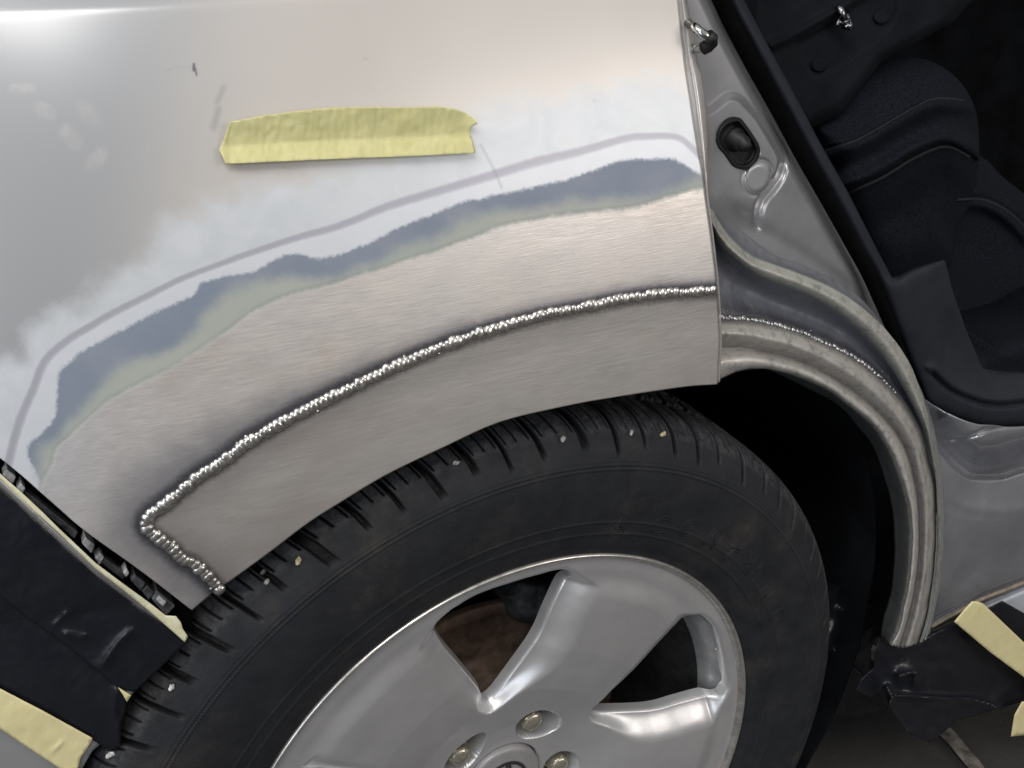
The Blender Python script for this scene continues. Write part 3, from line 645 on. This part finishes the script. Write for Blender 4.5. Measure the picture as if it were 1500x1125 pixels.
for c in ((1200, 96), (1291, 26)):
    a = np.linspace(0, 2*np.pi, 24, endpoint=False); inv(pillow(np.stack([c[0]+13*np.cos(a), c[1]+11*np.sin(a)], 1), .203, .004, .006, 'round_boss', M_seatdark, seat, rings=8, n=30))
m = MB()
for p0, p1, r in (((1228, 8), (1237, 30), .0035), ((1226, 34), (1244, 30), .0028), ((1234, 40), (1248, 36), .0028), ((1240, 20), (1246, 44), .0025), ((1229, 24), (1226, 38), .002)):
    m.add(*tube([U([p0], .190)[0], U([p1], .186)[0]], r, 10))
inv(m.build('latch', simple('greased_latch_steel', (.45, .45, .5), .2, 1, 400, .7, .4, 700), seat))
for ln, y0, rr_ in ((se2, .205, .0018), (se1, .205, .0012), (se3, .25, .0016)):
    uvl = ln+np.array([0, 3]); hit = []
    for k in rays(uvl):
        best = None
        for o in seat.children:
            if o.name.split('.')[0] in ('seat_bolster', 'seat_back'):
                if 'bv' not in globals().get('_bvc', {}).get(o.name, {}):
                    globals().setdefault('_bvc', {})[o.name] = {'bv': BVHTree.FromPolygons([v.co.copy() for v in o.data.vertices], [tuple(p.vertices) for p in o.data.polygons])}
                h = _bvc[o.name]['bv'].ray_cast(Vector(CC), Vector(k).normalized())
                if h[0] is not None and (best is None or h[3] < best[3]): best = h
        if best: hit.append(np.array(best[0]))
    if len(hit) > 4:
        m = MB(); m.add(*tube(np.array(hit)[2:-2], rr_, 6)); inv(m.build('seam_piping', M_piping, seat))
# cabin shell so the interior stays dark, floor carpet behind
def quad(name, P, mat, parent, th=.01):
    o = mesh(name, P, [(0, 1, 2, 3)], mat, parent, False); m = o.modifiers.new('t', 'SOLIDIFY'); m.thickness = th; return o
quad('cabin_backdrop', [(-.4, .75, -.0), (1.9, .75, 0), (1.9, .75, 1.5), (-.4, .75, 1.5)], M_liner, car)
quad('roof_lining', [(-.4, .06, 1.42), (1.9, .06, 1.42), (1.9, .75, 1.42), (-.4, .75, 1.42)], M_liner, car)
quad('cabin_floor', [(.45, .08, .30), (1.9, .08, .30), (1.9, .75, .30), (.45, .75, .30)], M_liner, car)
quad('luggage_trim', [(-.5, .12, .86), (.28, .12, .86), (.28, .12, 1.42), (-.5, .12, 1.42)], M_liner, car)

# ---------------------------------------------------------------- wheelhouse liner
th = np.radians(np.linspace(-40, 215, 120)); prof = [(.06, .455), (.12, .46), (.20, .455), (.28, .42), (.31, .33), (.315, .18), (.315, .03)]
V = np.array([[r*np.cos(a)-.01, y, .36+r*np.sin(a)] for a in th for y, r in prof])
V[:, 1] += .004*vnoise(V[:, 0]*20, V[:, 2]*20, 3)
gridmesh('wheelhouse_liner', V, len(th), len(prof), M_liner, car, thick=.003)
m = MB(); m.add(*box8(U([(1068, 640), (1110, 645), (1112, 690), (1085, 668)], .20), .03)); m.build('liner_vent', M_seal, car, False)

# ---------------------------------------------------------------- wheel
wheel = empty('wheel', (0, 0, .36), car)
NA = math.radians(59); ZC = np.array([0, 0, 0.])
def polar(r, a, y): return np.stack([r*np.cos(a), y, r*np.sin(a)], -1)
# tyre
prof = [(.022, .222), (.006, .226), (.000, .2305), (.0005, .234), (-.003, .238), (-.0045, .243)]
A_ = np.linspace(.243, .316, 90)
tp = [(-.0045-.007*np.sin(np.pi*np.clip((r-.243)/(.100), 0, 1))**.9, r) for r in A_[1:]]
ysh, rsh = tp[-1]
sh = resample([(ysh, rsh), (ysh+.0035, rsh+.0095), (ysh+.009, rsh+.0190), (ysh+.017, rsh+.0265), (ysh+.028, rsh+.0305), (ysh+.045, rsh+.0325)], 90)
tp += [tuple(p) for p in sh[1:]]; y1, r1 = tp[-1]
tp += [(y, r1+.0022*np.sin(np.pi*(y-y1)/(.20-2*y1))) for y in np.linspace(y1, .110, 80)[1:]]
tp += [(y, r1+.0022*np.sin(np.pi*(y-y1)/(.20-2*y1))) for y in np.linspace(.110, .185, 25)[1:]]
tp += [(.197, rsh+.024), (.208, rsh+.008), (.212, .300), (.206, .26), (.200, .235), (.18, .222)]
prof = np.array(prof+tp)
thv = np.r_[np.radians(np.linspace(-22, 196, 2300)), np.radians(np.linspace(196, 338, 220))[1:-1]]; nth = len(thv)
T_, Sx = np.meshgrid(thv, np.arange(len(prof)), indexing='ij'); yy = prof[Sx, 0]; rr = prof[Sx, 1]
tn = np.gradient(prof, axis=0); tn /= np.linalg.norm(tn, axis=1)[:, None]; nrm = np.stack([-tn[:, 1], tn[:, 0]], 1)   # outward normal in (y, r)
ny_, nr_ = nrm[Sx, 0], nrm[Sx, 1]
N_g = 74; pitch = 2*np.pi*.345/N_g
cr_ = np.clip((rr-.312)/.036, 0, 1)
bend = -.30*cr_-yy*6.0*(yy > 0)
irr = .10*np.sin(T_*11)+.08*np.sin(T_*23+1)
ph = T_*N_g/(2*np.pi)+bend+irr
cell = np.floor(ph); d1_ = np.abs((ph % 1)-.5)*pitch
lo = .3175+.0075*(.5+.5*np.sin(cell*2.4)); crown_end = yy < .043
g1 = .0070*sstep(lo, lo+.010, rr)*(1-sstep(.0016+.0007*np.sin(cell*1.7), .0029+.0007*np.sin(cell*1.7), d1_))*crown_end
d2_ = np.abs(((ph*3+.5) % 1)-.5)*pitch/3
g2 = .0032*sstep(.3375, .3395, rr)*(1-sstep(.0004, .0010, d2_))
g3 = 0*rr
for yc, wd in ((.043, .0042), (.078, .0052), (.115, .0052), (.150, .0045)): g3 = np.maximum(g3, .008*(1-sstep(wd*.72, wd, np.abs(yy-yc)))*(rr > .33))
ph3 = T_*N_g/(2*np.pi)+yy*14+irr
g4 = .0062*(1-sstep(.0012, .0022, np.abs((ph3 % 1)-.5)*pitch))*(yy >= .043)*(rr > .33)
d5_ = np.abs(((ph3*2+.25) % 1)-.5)*pitch/2
g5 = .003*(1-sstep(.0003, .0009, d5_))*(yy >= .043)*(rr > .33)
cut = np.maximum.reduce([g1, g2, g3, g4, g5])
onside = (yy < .01)*(rr < .33)
rib = .0008*(np.exp(-((rr-.2515)/.0009)**2)+np.exp(-((rr-.262)/.0006)**2)+.8*np.exp(-((rr-.3085)/.0007)**2)+.8*np.exp(-((rr-.3125)/.0007)**2))*onside
serr = .00035*np.sin(T_*900)*sstep(.3088, .3095, rr)*sstep(.3122, .3115, rr)*onside
# worn raised lettering-like strokes are added as a part of their own
fine = .00016*vnoise(T_*500, rr*1500, 2)*sstep(.31, .33, rr)
h_ = rib+serr+fine-cut
Vt = polar(rr-.0065*sstep(.285, .335, rr)+nr_*h_, T_, yy+ny_*h_).reshape(-1, 3)
Ft = grid_faces(nth, len(prof), True)
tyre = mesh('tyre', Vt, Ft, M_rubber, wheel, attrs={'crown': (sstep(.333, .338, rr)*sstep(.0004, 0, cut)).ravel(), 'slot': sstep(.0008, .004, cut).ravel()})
ti = np.arange(0, nth, 6); Vb = Vt.reshape(nth, len(prof), 3)[ti][:, ::3].reshape(-1, 3); nb_ = len(range(0, len(prof), 3))
bvt = BVHTree.FromPolygons([Vector(v)+Vector((0, 0, .36)) for v in Vb], [tuple(f) for f in grid_faces(len(ti), nb_, True)])
on_tyre = onto(bvt, .01)

def text_mesh(s, size, depth):
    c = bpy.data.curves.new('lettering', 'FONT'); c.body = s; c.size = size; c.extrude = depth; o = bpy.data.objects.new('lettering', c); COL.objects.link(o)
    me = bpy.data.meshes.new_from_object(o.evaluated_get(bpy.context.evaluated_depsgraph_get())); bpy.data.objects.remove(o); return me
# worn raised letters round the sidewall
def letters():
    for ch, (px, py), sc_ in (('A', (905, 775), 1.), ('C', (968, 770), 1.), ('O', (1010, 775), 1.), ('N', (1045, 790), 1.), ('T', (1072, 808), .9), ('U', (1098, 835), .9), ('N', (1122, 868), .9), ('D', (1138, 905), .8)):
        m = MB(); me = text_mesh(ch, .024*sc_, .0); hit = on_tyre(np.array([(px, py)], float))[0]; a = math.atan2(hit[2]-.36, hit[0]); V = np.array([v.co[:] for v in me.vertices])
        V[:, 0] -= V[:, 0].mean(); V[:, 1] -= V[:, 1].mean(); r0 = math.hypot(hit[0], hit[2]-.36)
        ed = [tuple(e.vertices) for e in me.edges]; cnt = {}
        for p in me.polygons:
            for e in p.edge_keys: cnt[e] = cnt.get(e, 0)+1
        for e, c_ in cnt.items():
            if c_ != 1: continue
            P = []
            for i in e:
                rr_ = r0+V[i, 1]; aa = a-V[i, 0]/rr_; y = np.interp(rr_, prof[6:90, 1], prof[6:90, 0]); P.append([rr_*math.cos(aa), y-.0001, rr_*math.sin(aa)])
            if np.linalg.norm(np.array(P[0])-P[1]) > 1e-4: m.add(*tube(P, .00055, 5))
        bpy.data.meshes.remove(me); m.build('raised_letter', M_rubber, wheel)
letters()

# rim face: five broad twisted spokes
OPN = np.array([(.2155, 31), (.211, 34.5), (.200, 35.5), (.178, 35), (.152, 33.2), (.113, 29.3), (.098, 29), (.092, 26.5), (.094, 22), (.104, 16.5), (.125, 10), (.150, 6.0), (.170, 5.0), (.190, 4.0), (.205, 3.0), (.213, 4.5), (.2165, 9), (.217, 24)])
on = np.stack([OPN[:, 0]*np.cos(np.radians(OPN[:, 1])), OPN[:, 0]*np.sin(np.radians(OPN[:, 1]))], 1)
on = resample(np.vstack([on, on[:1]]), 160)[:-1]
nth2, nr2 = 1300, 210
rv = np.linspace(.0, .2255, nr2); tv = np.linspace(0, 2*np.pi, nth2, endpoint=False)
T2, R2_ = np.meshgrid(tv, rv, indexing='ij'); tm = (np.degrees(T2)+26) % 72-26
# fold each angle into the base sector, test the nearest two openings
def sd_open(T, R):
    best = np.full(T.shape, -1e9)
    for sh in (0, 72):
        a = np.radians(tm-sh if sh else tm); p = np.stack([(R*np.cos(a)).ravel(), (R*np.sin(a)).ravel()], 1)
        best = np.maximum(best, sdpoly(p, on).reshape(T.shape))
    return best
so = sd_open(T2, R2_)           # + inside the opening
face = np.interp(R2_, [0, .04, .055, .075, .10, .14, .18, .205, .2155, .2255], [.030, .030, .029, .023, .016, .0095, .006, .0045, .0035, .0035])
# a soft crown across each spoke
mid_a = np.abs(((np.degrees(T2)-20+36) % 72)-36)/36.
face = face-.004*sstep(.06, .12, R2_)*sstep(.21, .19, R2_)*sstep(.1, 1, mid_a)
tmm = (np.degrees(T2)-20+36) % 72-36          # <0 on the side below an opening
_bl = sstep(-16, 12, tmm); bw = (.020*(1-_bl)+.013*_bl)*sstep(.085, .13, R2_)+.006; outer = sstep(.198, .212, R2_)
bw = bw*(1-outer)+.003*outer
dep_ = (.0125*(1-_bl)+.009*_bl)*(1-outer)+.002*outer
bev = dep_*sstep(-1, .15, so/bw)**1.1
wall = .009*sstep(0, .0030, so)
fy = face+bev+wall
# lug nut pits and the centre bore
pit = np.zeros_like(fy)
for k in range(5):
    a = NA+k*2*np.pi/5; c = np.array([.0565*math.cos(a), .0565*math.sin(a)]); tx = R2_*np.cos(T2)-c[0]; tz = R2_*np.sin(T2)-c[1]
    # teardrop: longer on one tangential side
    er = tx*math.cos(a)+tz*math.sin(a); et = -tx*math.sin(a)+tz*math.cos(a)
    dd = np.hypot(er, np.where(et < 0, et*.58, et)); pit = np.maximum(pit, 1-sstep(.0120, .0160, dd)); fy = np.where(fy < .08, fy+.024*(1-sstep(.0138, .0162, dd)), fy)
fy = fy+.012*(1-sstep(.0345, .0352, R2_))
Vr = polar(R2_, T2, fy).reshape(-1, 3)
LIM = .0026; e_ = 1e-4
gr_ = (np.roll(so, -1, 1)-np.roll(so, 1, 1))/(2*(rv[1]-rv[0])); gt_ = (np.roll(so, -1, 0)-np.roll(so, 1, 0))/(2*(tv[1]-tv[0])*np.maximum(R2_, .01))
gn_ = np.hypot(gr_, gt_)+1e-6; over = np.clip(so-LIM, 0, .004)/np.maximum(gn_, .5)
mv = (so > LIM)
Rm = np.where(mv, R2_-over*gr_/gn_, R2_); Tm = np.where(mv, T2-over*gt_/gn_/np.maximum(R2_, .01), T2)
fy = np.where(mv, face+bev+.009, fy)
Vr = polar(Rm, Tm, fy).reshape(-1, 3)
keepr = (so < LIM).ravel()
Fr = grid_faces(nth2, nr2, True); Fr = Fr[keepr[Fr].any(1) & (so.ravel()[Fr] < LIM+.0030).all(1)]
us = np.unique(Fr); mpp = np.full(len(Vr), -1); mpp[us] = np.arange(len(us))
rim = mesh('rim', Vr[us], mpp[Fr], M_rimface, wheel, attrs={'grime_shade': pit.ravel()[us]})
# lip and barrel
def lathe(prof, n=260):
    prof = np.array(prof); t = np.linspace(0, 2*np.pi, n, endpoint=False); T, I = np.meshgrid(t, np.arange(len(prof)), indexing='ij')
    return polar(prof[I, 1], T, prof[I, 0]).reshape(-1, 3), grid_faces(n, len(prof), True)
V, F_ = lathe([(.0035, .2254), (.0020, .2262), (-.0005, .2275), (-.0018, .2290), (-.0018, .2302), (-.0004, .2312), (.003, .2314), (.008, .2308)], 400); mesh('rim_lip', V, F_, M_lip, wheel)
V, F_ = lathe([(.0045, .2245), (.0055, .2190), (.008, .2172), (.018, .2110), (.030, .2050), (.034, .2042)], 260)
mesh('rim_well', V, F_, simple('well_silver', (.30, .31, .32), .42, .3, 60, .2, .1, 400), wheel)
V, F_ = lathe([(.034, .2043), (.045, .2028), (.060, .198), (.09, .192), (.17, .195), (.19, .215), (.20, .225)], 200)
mesh('rim_barrel', V, F_, simple('shaded_barrel', (.022, .022, .024), .8, .2, 60, .4, .1, 400), wheel)  # near-black colour stands in for the shade deep inside the barrel
# brake disc, caliper
V, F_ = lathe([(.085, .140), (.079, .140), (.078, .1395), (.078, .128), (.0795, .127), (.0795, .09), (.076, .085), (.05, .08), (.05, .03), (.05, .001)], 160)
V[:, 1] += .0003*vnoise(np.hypot(V[:, 0], V[:, 2])*900, V[:, 0]*0, 3); mesh('brake_disc', V, F_, M_disc, wheel)
def rel(o):
    o.location = (0, 0, -.36); return o
rel(pillow([(735, 872), (765, 848), (812, 850), (840, 880), (822, 905), (790, 915), (750, 905)], .075, .015, .05, 'brake_caliper', M_caliper, wheel, n=80, rings=14, edge=.6, wr=.003, wscale=.08))
# lug nuts: one of a kind, copied with its parts
def hexn(r, n=6, rot=0): return [(r*math.cos(rot+2*math.pi*i/n), r*math.sin(rot+2*math.pi*i/n)) for i in range(n)]
def nut_mesh():
    bm = bmesh.new(); c = bmesh.ops.create_cone(bm, cap_ends=True, segments=6, radius1=.0100, radius2=.0098, depth=.016)
    bmesh.ops.bevel(bm, geom=[e for e in bm.edges], offset=.0009, segments=2, affect='EDGES')
    bmesh.ops.create_cone(bm, cap_ends=True, segments=32, radius1=.0118, radius2=.0106, depth=.006, matrix=Matrix.Translation((0, 0, -.007)))
    bmesh.ops.create_uvsphere(bm, u_segments=20, v_segments=10, radius=.0082, matrix=Matrix.Translation((0, 0, .0075)) @ Matrix.Diagonal((1, 1, .35, 1)))
    bmesh.ops.rotate(bm, verts=bm.verts, matrix=Matrix.Rotation(math.pi/2, 3, 'X')); me = bpy.data.meshes.new('lug_nut'); bm.to_mesh(me); bm.free(); me.materials.append(M_nut); return me
nm = nut_mesh()
for k in range(5):
    a = NA+k*2*math.pi/5; o = bpy.data.objects.new('lug_nut', nm); link(o, wheel); o.location = (.0565*math.cos(a), .037, .0565*math.sin(a)); o.rotation_euler = (0, .3*k+.2, 0)
V, F_ = lathe([(.034, .0338), (.0275, .0335), (.0262, .0322), (.0258, .030), (.0258, .0001)], 120); capo = mesh('centre_cap', V, F_, M_cap, wheel)
# emblem: an open ring with a caliper shape inside
m = MB(); t = np.linspace(math.radians(-60), math.radians(240), 60)
def ribbon(pts, wdt, y0, h=.0012):
    pts = np.array(pts, float); T = np.gradient(pts, axis=0); T /= np.linalg.norm(T, axis=1)[:, None]; N = np.stack([-T[:, 1], T[:, 0]], 1); wdt = np.broadcast_to(wdt, len(pts))[:, None]
    a = pts+N*wdt/2; b = pts-N*wdt/2; n = len(pts)
    V = np.vstack([np.stack([a[:, 0], np.full(n, y0), a[:, 1]], 1), np.stack([b[:, 0], np.full(n, y0), b[:, 1]], 1), np.stack([b[:, 0], np.full(n, y0+h), b[:, 1]], 1), np.stack([a[:, 0], np.full(n, y0+h), a[:, 1]], 1)])
    F = [(k*n+i, k*n+i+1, ((k+1) % 4)*n+i+1, ((k+1) % 4)*n+i) for k in range(4) for i in range(n-1)]+[(0, n, 2*n, 3*n), (n-1, 4*n-1, 3*n-1, 2*n-1)]
    return V, F
rot = math.radians(-14)
def rt(p): p = np.array(p, float); return np.stack([p[:, 0]*math.cos(rot)-p[:, 1]*math.sin(rot), p[:, 0]*math.sin(rot)+p[:, 1]*math.cos(rot)], 1)
el = np.linspace(0, 2*np.pi, 80)
m.add(*ribbon(rt(np.stack([.0195*np.cos(el), .0195*np.sin(el)], 1)), .0026, .0247))
for s in (-1, 1): m.add(*ribbon(rt([(s*.0006, .0182), (s*.004, .008), (s*.008, -.004), (s*.011, -.014)]), [.0016, .0026, .0034, .003], .0248))
m.add(*ribbon(rt([(-.006, 0), (0, 0), (.006, 0)]), .0024, .02485))
m.build('emblem', M_emb, wheel, False)
# small cast mark on the barrel wall
wm = text_mesh('w', .0085, .0003); wm.materials.append(M_lip)
_w = [o for o in wheel.children if o.name.startswith('rim_well')][0]; _bv = BVHTree.FromPolygons([v.co+Vector((0, 0, .36)) for v in _w.data.vertices], [tuple(p.vertices) for p in _w.data.polygons])
_d = Vector(rays([(1049, 957)])[0]).normalized(); _h, _n, _, _ = _bv.ray_cast(Vector(CC), _d)
if _h is not None:
    if _n.dot(_d) > 0: _n = -_n
    _x = Vector((.75, .35, .55)); _x = (_x-_n*_x.dot(_n)).normalized(); _y = _n.cross(_x)
    wmo = bpy.data.objects.new('cast_mark', wm); link(wmo, wheel); wmo.matrix_local = Matrix.Translation(_h-Vector((0, 0, .36))+_n*.0004) @ Matrix((_x, _y, _n)).transposed().to_4x4()

# ---------------------------------------------------------------- rear bumper
def bump_y(x, z): return base_y(x, np.maximum(z, .66))+.004+.55*np.clip(.64-z, 0, None)**2
BP = [(-300, 470), (-150, 583), (0, 702), (64, 763), (140, 833), (220, 893), (272, 932), (262, 952), (220, 990), (190, 1020), (172, 1050), (160, 1080), (135, 1100), (118, 1130), (95, 1190), (-300, 1190)]
bumper = poly_hf(BP, lambda u: 0*u[:, 0], 8, 'bumper', M_silver, car, .003, bump_y)
RT = [(-60, 628), (0, 674), (75, 738), (125, 782), (207, 841), (281, 899), (280, 925), (262, 918), (205, 880), (140, 835), (64, 765), (0, 706), (-60, 655)]
ret = poly_hf(RT, lambda u: -.014+0*u[:, 0], 6, 'bumper_retainer', M_seal, car, .004, bump_y)
def clipb(uv, off, dep, mat, name='retainer_clip', bev=.0008):
    P4 = US(np.array(uv, float), lambda x, z: bump_y(x, z)+off); m = MB(); V, F = box8(P4, dep); o = mesh(name, V, F, mat, ret, False)
    b = o.modifiers.new('b', 'BEVEL'); b.width = bev; b.segments = 2; return o
clipb([(3, 697), (10, 687), (24, 699), (19, 710)], .006, .01, M_clipl)
clipb([(24, 716), (31, 708), (38, 716), (31, 728)], .005, .01, M_clipl)
clipb([(120, 797), (125, 787), (140, 799), (134, 812)], .006, .01, M_clipl)
clipb([(139, 818), (147, 811), (153, 817), (146, 829)], .006, .01, M_clipl)
clipb([(180, 840), (186, 833), (190, 840), (185, 847)], .006, .01, M_clipl)
clipb([(30, 722), (38, 719), (115, 780), (109, 790)], .008, .006, M_bracket, 'retainer_channel')
clipb([(146, 824), (153, 817), (187, 842), (180, 850)], .008, .006, M_bracket, 'retainer_channel')
clipb([(191, 850), (198, 843), (214, 855), (206, 867)], .004, .012, M_bracket)
clipb([(207, 866), (216, 858), (226, 868), (218, 880)], .004, .012, M_bracket)
clipb([(222, 878), (231, 866), (257, 888), (243, 903)], .003, .014, M_bracket)
clipb([(229, 880), (234, 874), (244, 882), (239, 889)], .001, .010, M_clipl, bev=.0004)
# ---------------------------------------------------------------- films and tapes on the bumper
def sheet(poly, off, name, mat, label, cat, surf=bump_y, wr=.0015, wscale=.02, seed=1, th=.0004, group=None, folds=(), smooth_outline=False, bulge=0, step=4):
    def fn(u):
        h = wr*(vnoise(u[:, 0]*wscale, u[:, 1]*wscale, seed)+.5*vnoise(u[:, 0]*wscale*2.4, u[:, 1]*wscale*2.4, seed+7)+.25*vnoise(u[:, 0]*wscale*6, u[:, 1]*wscale*6, seed+8))
        for pts, hh, wd in folds: h = h+hh*np.exp(-np.abs(sdist(u, resample(pts, 40)))/wd)
        return h
    o = poly_hf(poly, lambda u: off+fn(u), step, name, mat, None, th, surf)
    return tag(o, label, cat, group)
FB = [(-300, 640), (0, 868), (53, 912), (77, 928), (107, 950), (144, 980), (173, 1006), (186, 1020), (184, 1040), (178, 1060), (176, 1095), (160, 1100), (136, 1084), (60, 1043), (0, 1008), (-300, 830)]
sheet(FB, .0016, 'masking_film', M_film, 'black plastic film strip on the bumper between the overlapping film and the pale tape', 'plastic film', seed=3, folds=[([(172, 1010), (168, 1040), (175, 1080)], .003, 5)], wr=.0010)
FA = [(-300, 480), (0, 714), (64, 774), (140, 843), (200, 888), (262, 930), (276, 940), (262, 953), (235, 978), (218, 994), (197, 1014), (187, 1012), (172, 1007), (144, 983), (107, 953), (77, 931), (53, 915), (0, 872), (-300, 648)]
sheet(FA, .0032, 'masking_film', M_film, 'black plastic film on the bumper directly below the clip strip', 'plastic film', seed=5, folds=[([(150, 975), (170, 945), (190, 925)], .0035, 8), ([(95, 928), (122, 932)], .003, 5), ([(80, 915), (98, 898)], .002, 5)], wr=.0012)
sheet([(173, 1007), (192, 1019), (186, 1028), (180, 1018)], .0045, 'masking_tape', M_tape2, 'tiny yellow tape scrap at the lower tip of the film beside the tyre', 'tape', wr=.0002)
sheet([(-150, 585), (0, 694), (32, 722), (64, 752), (85, 773), (140, 825), (180, 855), (220, 884), (243, 902), (258, 903), (265, 912), (268, 922), (275, 932), (271, 941), (254, 926), (220, 896), (180, 864), (140, 833), (85, 780), (64, 761), (32, 733), (0, 701), (-150, 592)], .0050, 'masking_tape', M_tapew,
      'thin whitish and yellow tape edge running along the clip strip', 'tape', wr=.0004)
sheet([(-300, 830), (-150, 922), (0, 1009), (60, 1040), (136, 1082), (128, 1096), (118, 1110), (110, 1140), (60, 1108), (0, 1068), (-150, 985), (-300, 900)], .0040, 'masking_tape', M_tape2,
      'wide pale yellow tape strip along the lower edge of the film', 'tape', wr=.0012, folds=[([(78, 1100), (90, 1088)], .0012, 2.5)])

# tape on the quarter panel: stuck along its middle, both long edges lifting
TP = [(331, 240), (321, 219), (328, 204), (337, 178), (350, 176), (380, 170), (430, 163), (480, 158), (540, 156.5), (600, 157), (640, 156), (665, 159), (682, 165), (693, 173), (700, 181), (690, 186), (688, 194), (692, 205), (697, 224), (620, 228), (540, 231), (460, 234), (400, 237)]
def tapef(u):
    foldy = np.interp(u[:, 0], [320, 500, 700], [215, 205, 198]); t = u[:, 1]-foldy
    h = .0042*np.clip(t/25, 0, 1.2)**1.0+.0050*np.clip(-t/45, 0, 1.2)**1.1+.0006*vnoise(u[:, 0]*.25, u[:, 1]*.05, 9)
    h = h+.0008*vnoise(u[:, 0]*.03, u[:, 1]*.05, 3)+.0004*vnoise(u[:, 0]*.11, u[:, 1]*.12, 4)
    h = h+.004*sstep(680, 702, u[:, 0])*(t < 0)+.0015*sstep(340, 322, u[:, 0])
    return h
tag(poly_hf(TP, lambda u: .0010+np.maximum(tapef(u), 0), 3, 'masking_tape', M_tape, None, .00015, panel_y), 'long torn yellow tape strip stuck across the painted panel above the repair', 'tape')

# ---------------------------------------------------------------- right-hand films and tapes below the sill
flat = lambda y0: (lambda x, z: y0+0*x)
FR2 = [(1165, 830), (1230, 860), (1300, 905), (1296, 935), (1283, 935), (1276, 950), (1275, 985), (1258, 1010), (1262, 1022), (1300, 1040), (1250, 1052), (1160, 1030)]
sheet(FR2, 0, 'masking_film', M_film, 'dull black film hanging in the gap between tyre and arch', 'plastic film', surf=flat(.10), seed=21, wr=.02, wscale=.012, step=3, folds=[([(1222, 952), (1264, 990)], .006, 2.5), ([(1230, 890), (1262, 905)], .006, 6)])
FR = [(1288, 936), (1297, 944), (1317, 949), (1345, 944), (1364, 930), (1400, 914), (1424, 902), (1468, 880), (1500, 898), (1560, 930), (1560, 1040), (1500, 1027), (1470, 1036), (1440, 1045), (1400, 1056), (1384, 1072), (1362, 1088), (1340, 1078), (1328, 1072), (1316, 1054), (1302, 1033), (1296, 1010), (1280, 1022), (1266, 1018), (1254, 1012), (1262, 995), (1280, 979), (1281, 960)]
sheet(FR, 0, 'masking_film', M_film, 'crumpled black film with a bright crease hanging below the sill', 'plastic film', surf=flat(.012), seed=31, wr=.012, wscale=.011, step=2.4,
      folds=[([(1316, 1019), (1340, 1020), (1380, 1023), (1420, 1024), (1450, 1032), (1462, 1040)], .012, 4.5), ([(1300, 1008), (1306, 1022), (1302, 1033)], .014, 5), ([(1318, 990), (1340, 985), (1340, 1000)], .012, 8), ([(1302, 1035), (1328, 1070)], .003, 2)])
sheet([(1398, 911), (1412, 894), (1424, 881), (1432, 881), (1440, 884), (1500, 941), (1560, 992), (1560, 1045), (1500, 992), (1450, 955)], 0, 'masking_tape', M_tape2,
      'pale yellow tape strip holding the film to the sill', 'tape', surf=flat(-.004), wr=.0015, seed=12, folds=[([(1436, 886), (1428, 900)], .001, 2)])
sheet([(1481, 1079), (1486, 1048), (1497, 1028), (1560, 1020), (1560, 1082), (1500, 1077)], 0, 'masking_tape', M_tape2, 'small yellow tape end at the lower right film edge', 'tape', surf=flat(-.002), wr=.0008)

# ---------------------------------------------------------------- floor
def floor_pt(uv):
    d = rays(uv); return CC+d*((0.004-CC[2])/d[:, 2])[:, None]
nf = 160; gx = np.linspace(-1, 1, nf); gx = np.sign(gx)*np.abs(gx)**2.2*14
X, Y = np.meshgrid(gx, gx, indexing='ij')
fo = gridmesh('floor', np.stack([X.ravel()+.7, Y.ravel()+.3, .002*vnoise(X.ravel()*3, Y.ravel()*3, 1)], 1), nf, nf, M_floor); tag(fo, kind='structure')
a, b = floor_pt([(1372, 1062), (1442, 1140)]); dd = (b-a); a = a-dd*4; b = b+dd*6; dd = dd/np.linalg.norm(dd); nn = np.cross(dd, [0, 0, 1])*.010
m = MB(); k = 60; pts = [a+(b-a)*i/k for i in range(k+1)]; V = []
for i, p in enumerate(pts): V += [p+nn*(.8+.5*rng.rand()), p-nn*(.8+.5*rng.rand())]
V = np.array(V); V[:, 2] = .0075; m.add(V, [(2*i, 2*i+1, 2*i+3, 2*i+2) for i in range(k)]); tag(m.build('floor_joint', M_grout), kind='structure')

# ---------------------------------------------------------------- grit caught in the tread
ico = bmesh.new(); bmesh.ops.create_icosphere(ico, subdivisions=2, radius=1); IV = np.array([v.co[:] for v in ico.verts]); IF = [tuple(v.index for v in f.verts) for f in ico.faces]; ico.free()
GR = [((971, 636), .0032, M_stoney, 'largest yellow stone chip wedged in the tread below the front end of the patch'), ((925, 634), .0028, M_stone, 'grey stone chip in the tread just left of the yellow one'),
      ((825, 643), .0032, M_stone, 'round grey stone chip in the tread under the middle of the patch'), ((668, 678), .0028, M_stone, 'angular pale chip in the tread under the left half of the patch'),
      ((437, 822), .0034, M_stoney, 'pale yellowish grit lump in the shoulder groove left of the rim'), ((385, 838), .0030, M_stone, 'upper grey chip of the pair in the tread near the weld end'),
      ((391, 852), .0024, M_stone, 'lower grey chip of the pair in the tread near the weld end'), ((251, 1007), .0030, M_white, 'white chip in the tread beside the bumper film'),
      ((161, 1106), .0036, M_white, 'white flake at the tyre edge below the film corner')]
for (p, r, mt, lb) in GR:
    c = on_tyre(np.array([p], float))[0]; c = c+(CC-c)/np.linalg.norm(CC-c)*.0022; V = IV*(1+.5*(rng.rand(len(IV))-.5)[:, None])*np.array([.8, .6, 1.0])
    o = mesh('stone_chip', V*r*.78, IF, mt, None, False); o.location = c; o.rotation_euler = (rng.rand(), rng.rand(), rng.rand()); tag(o, lb, 'stone', 'stone chips caught in the tyre tread')
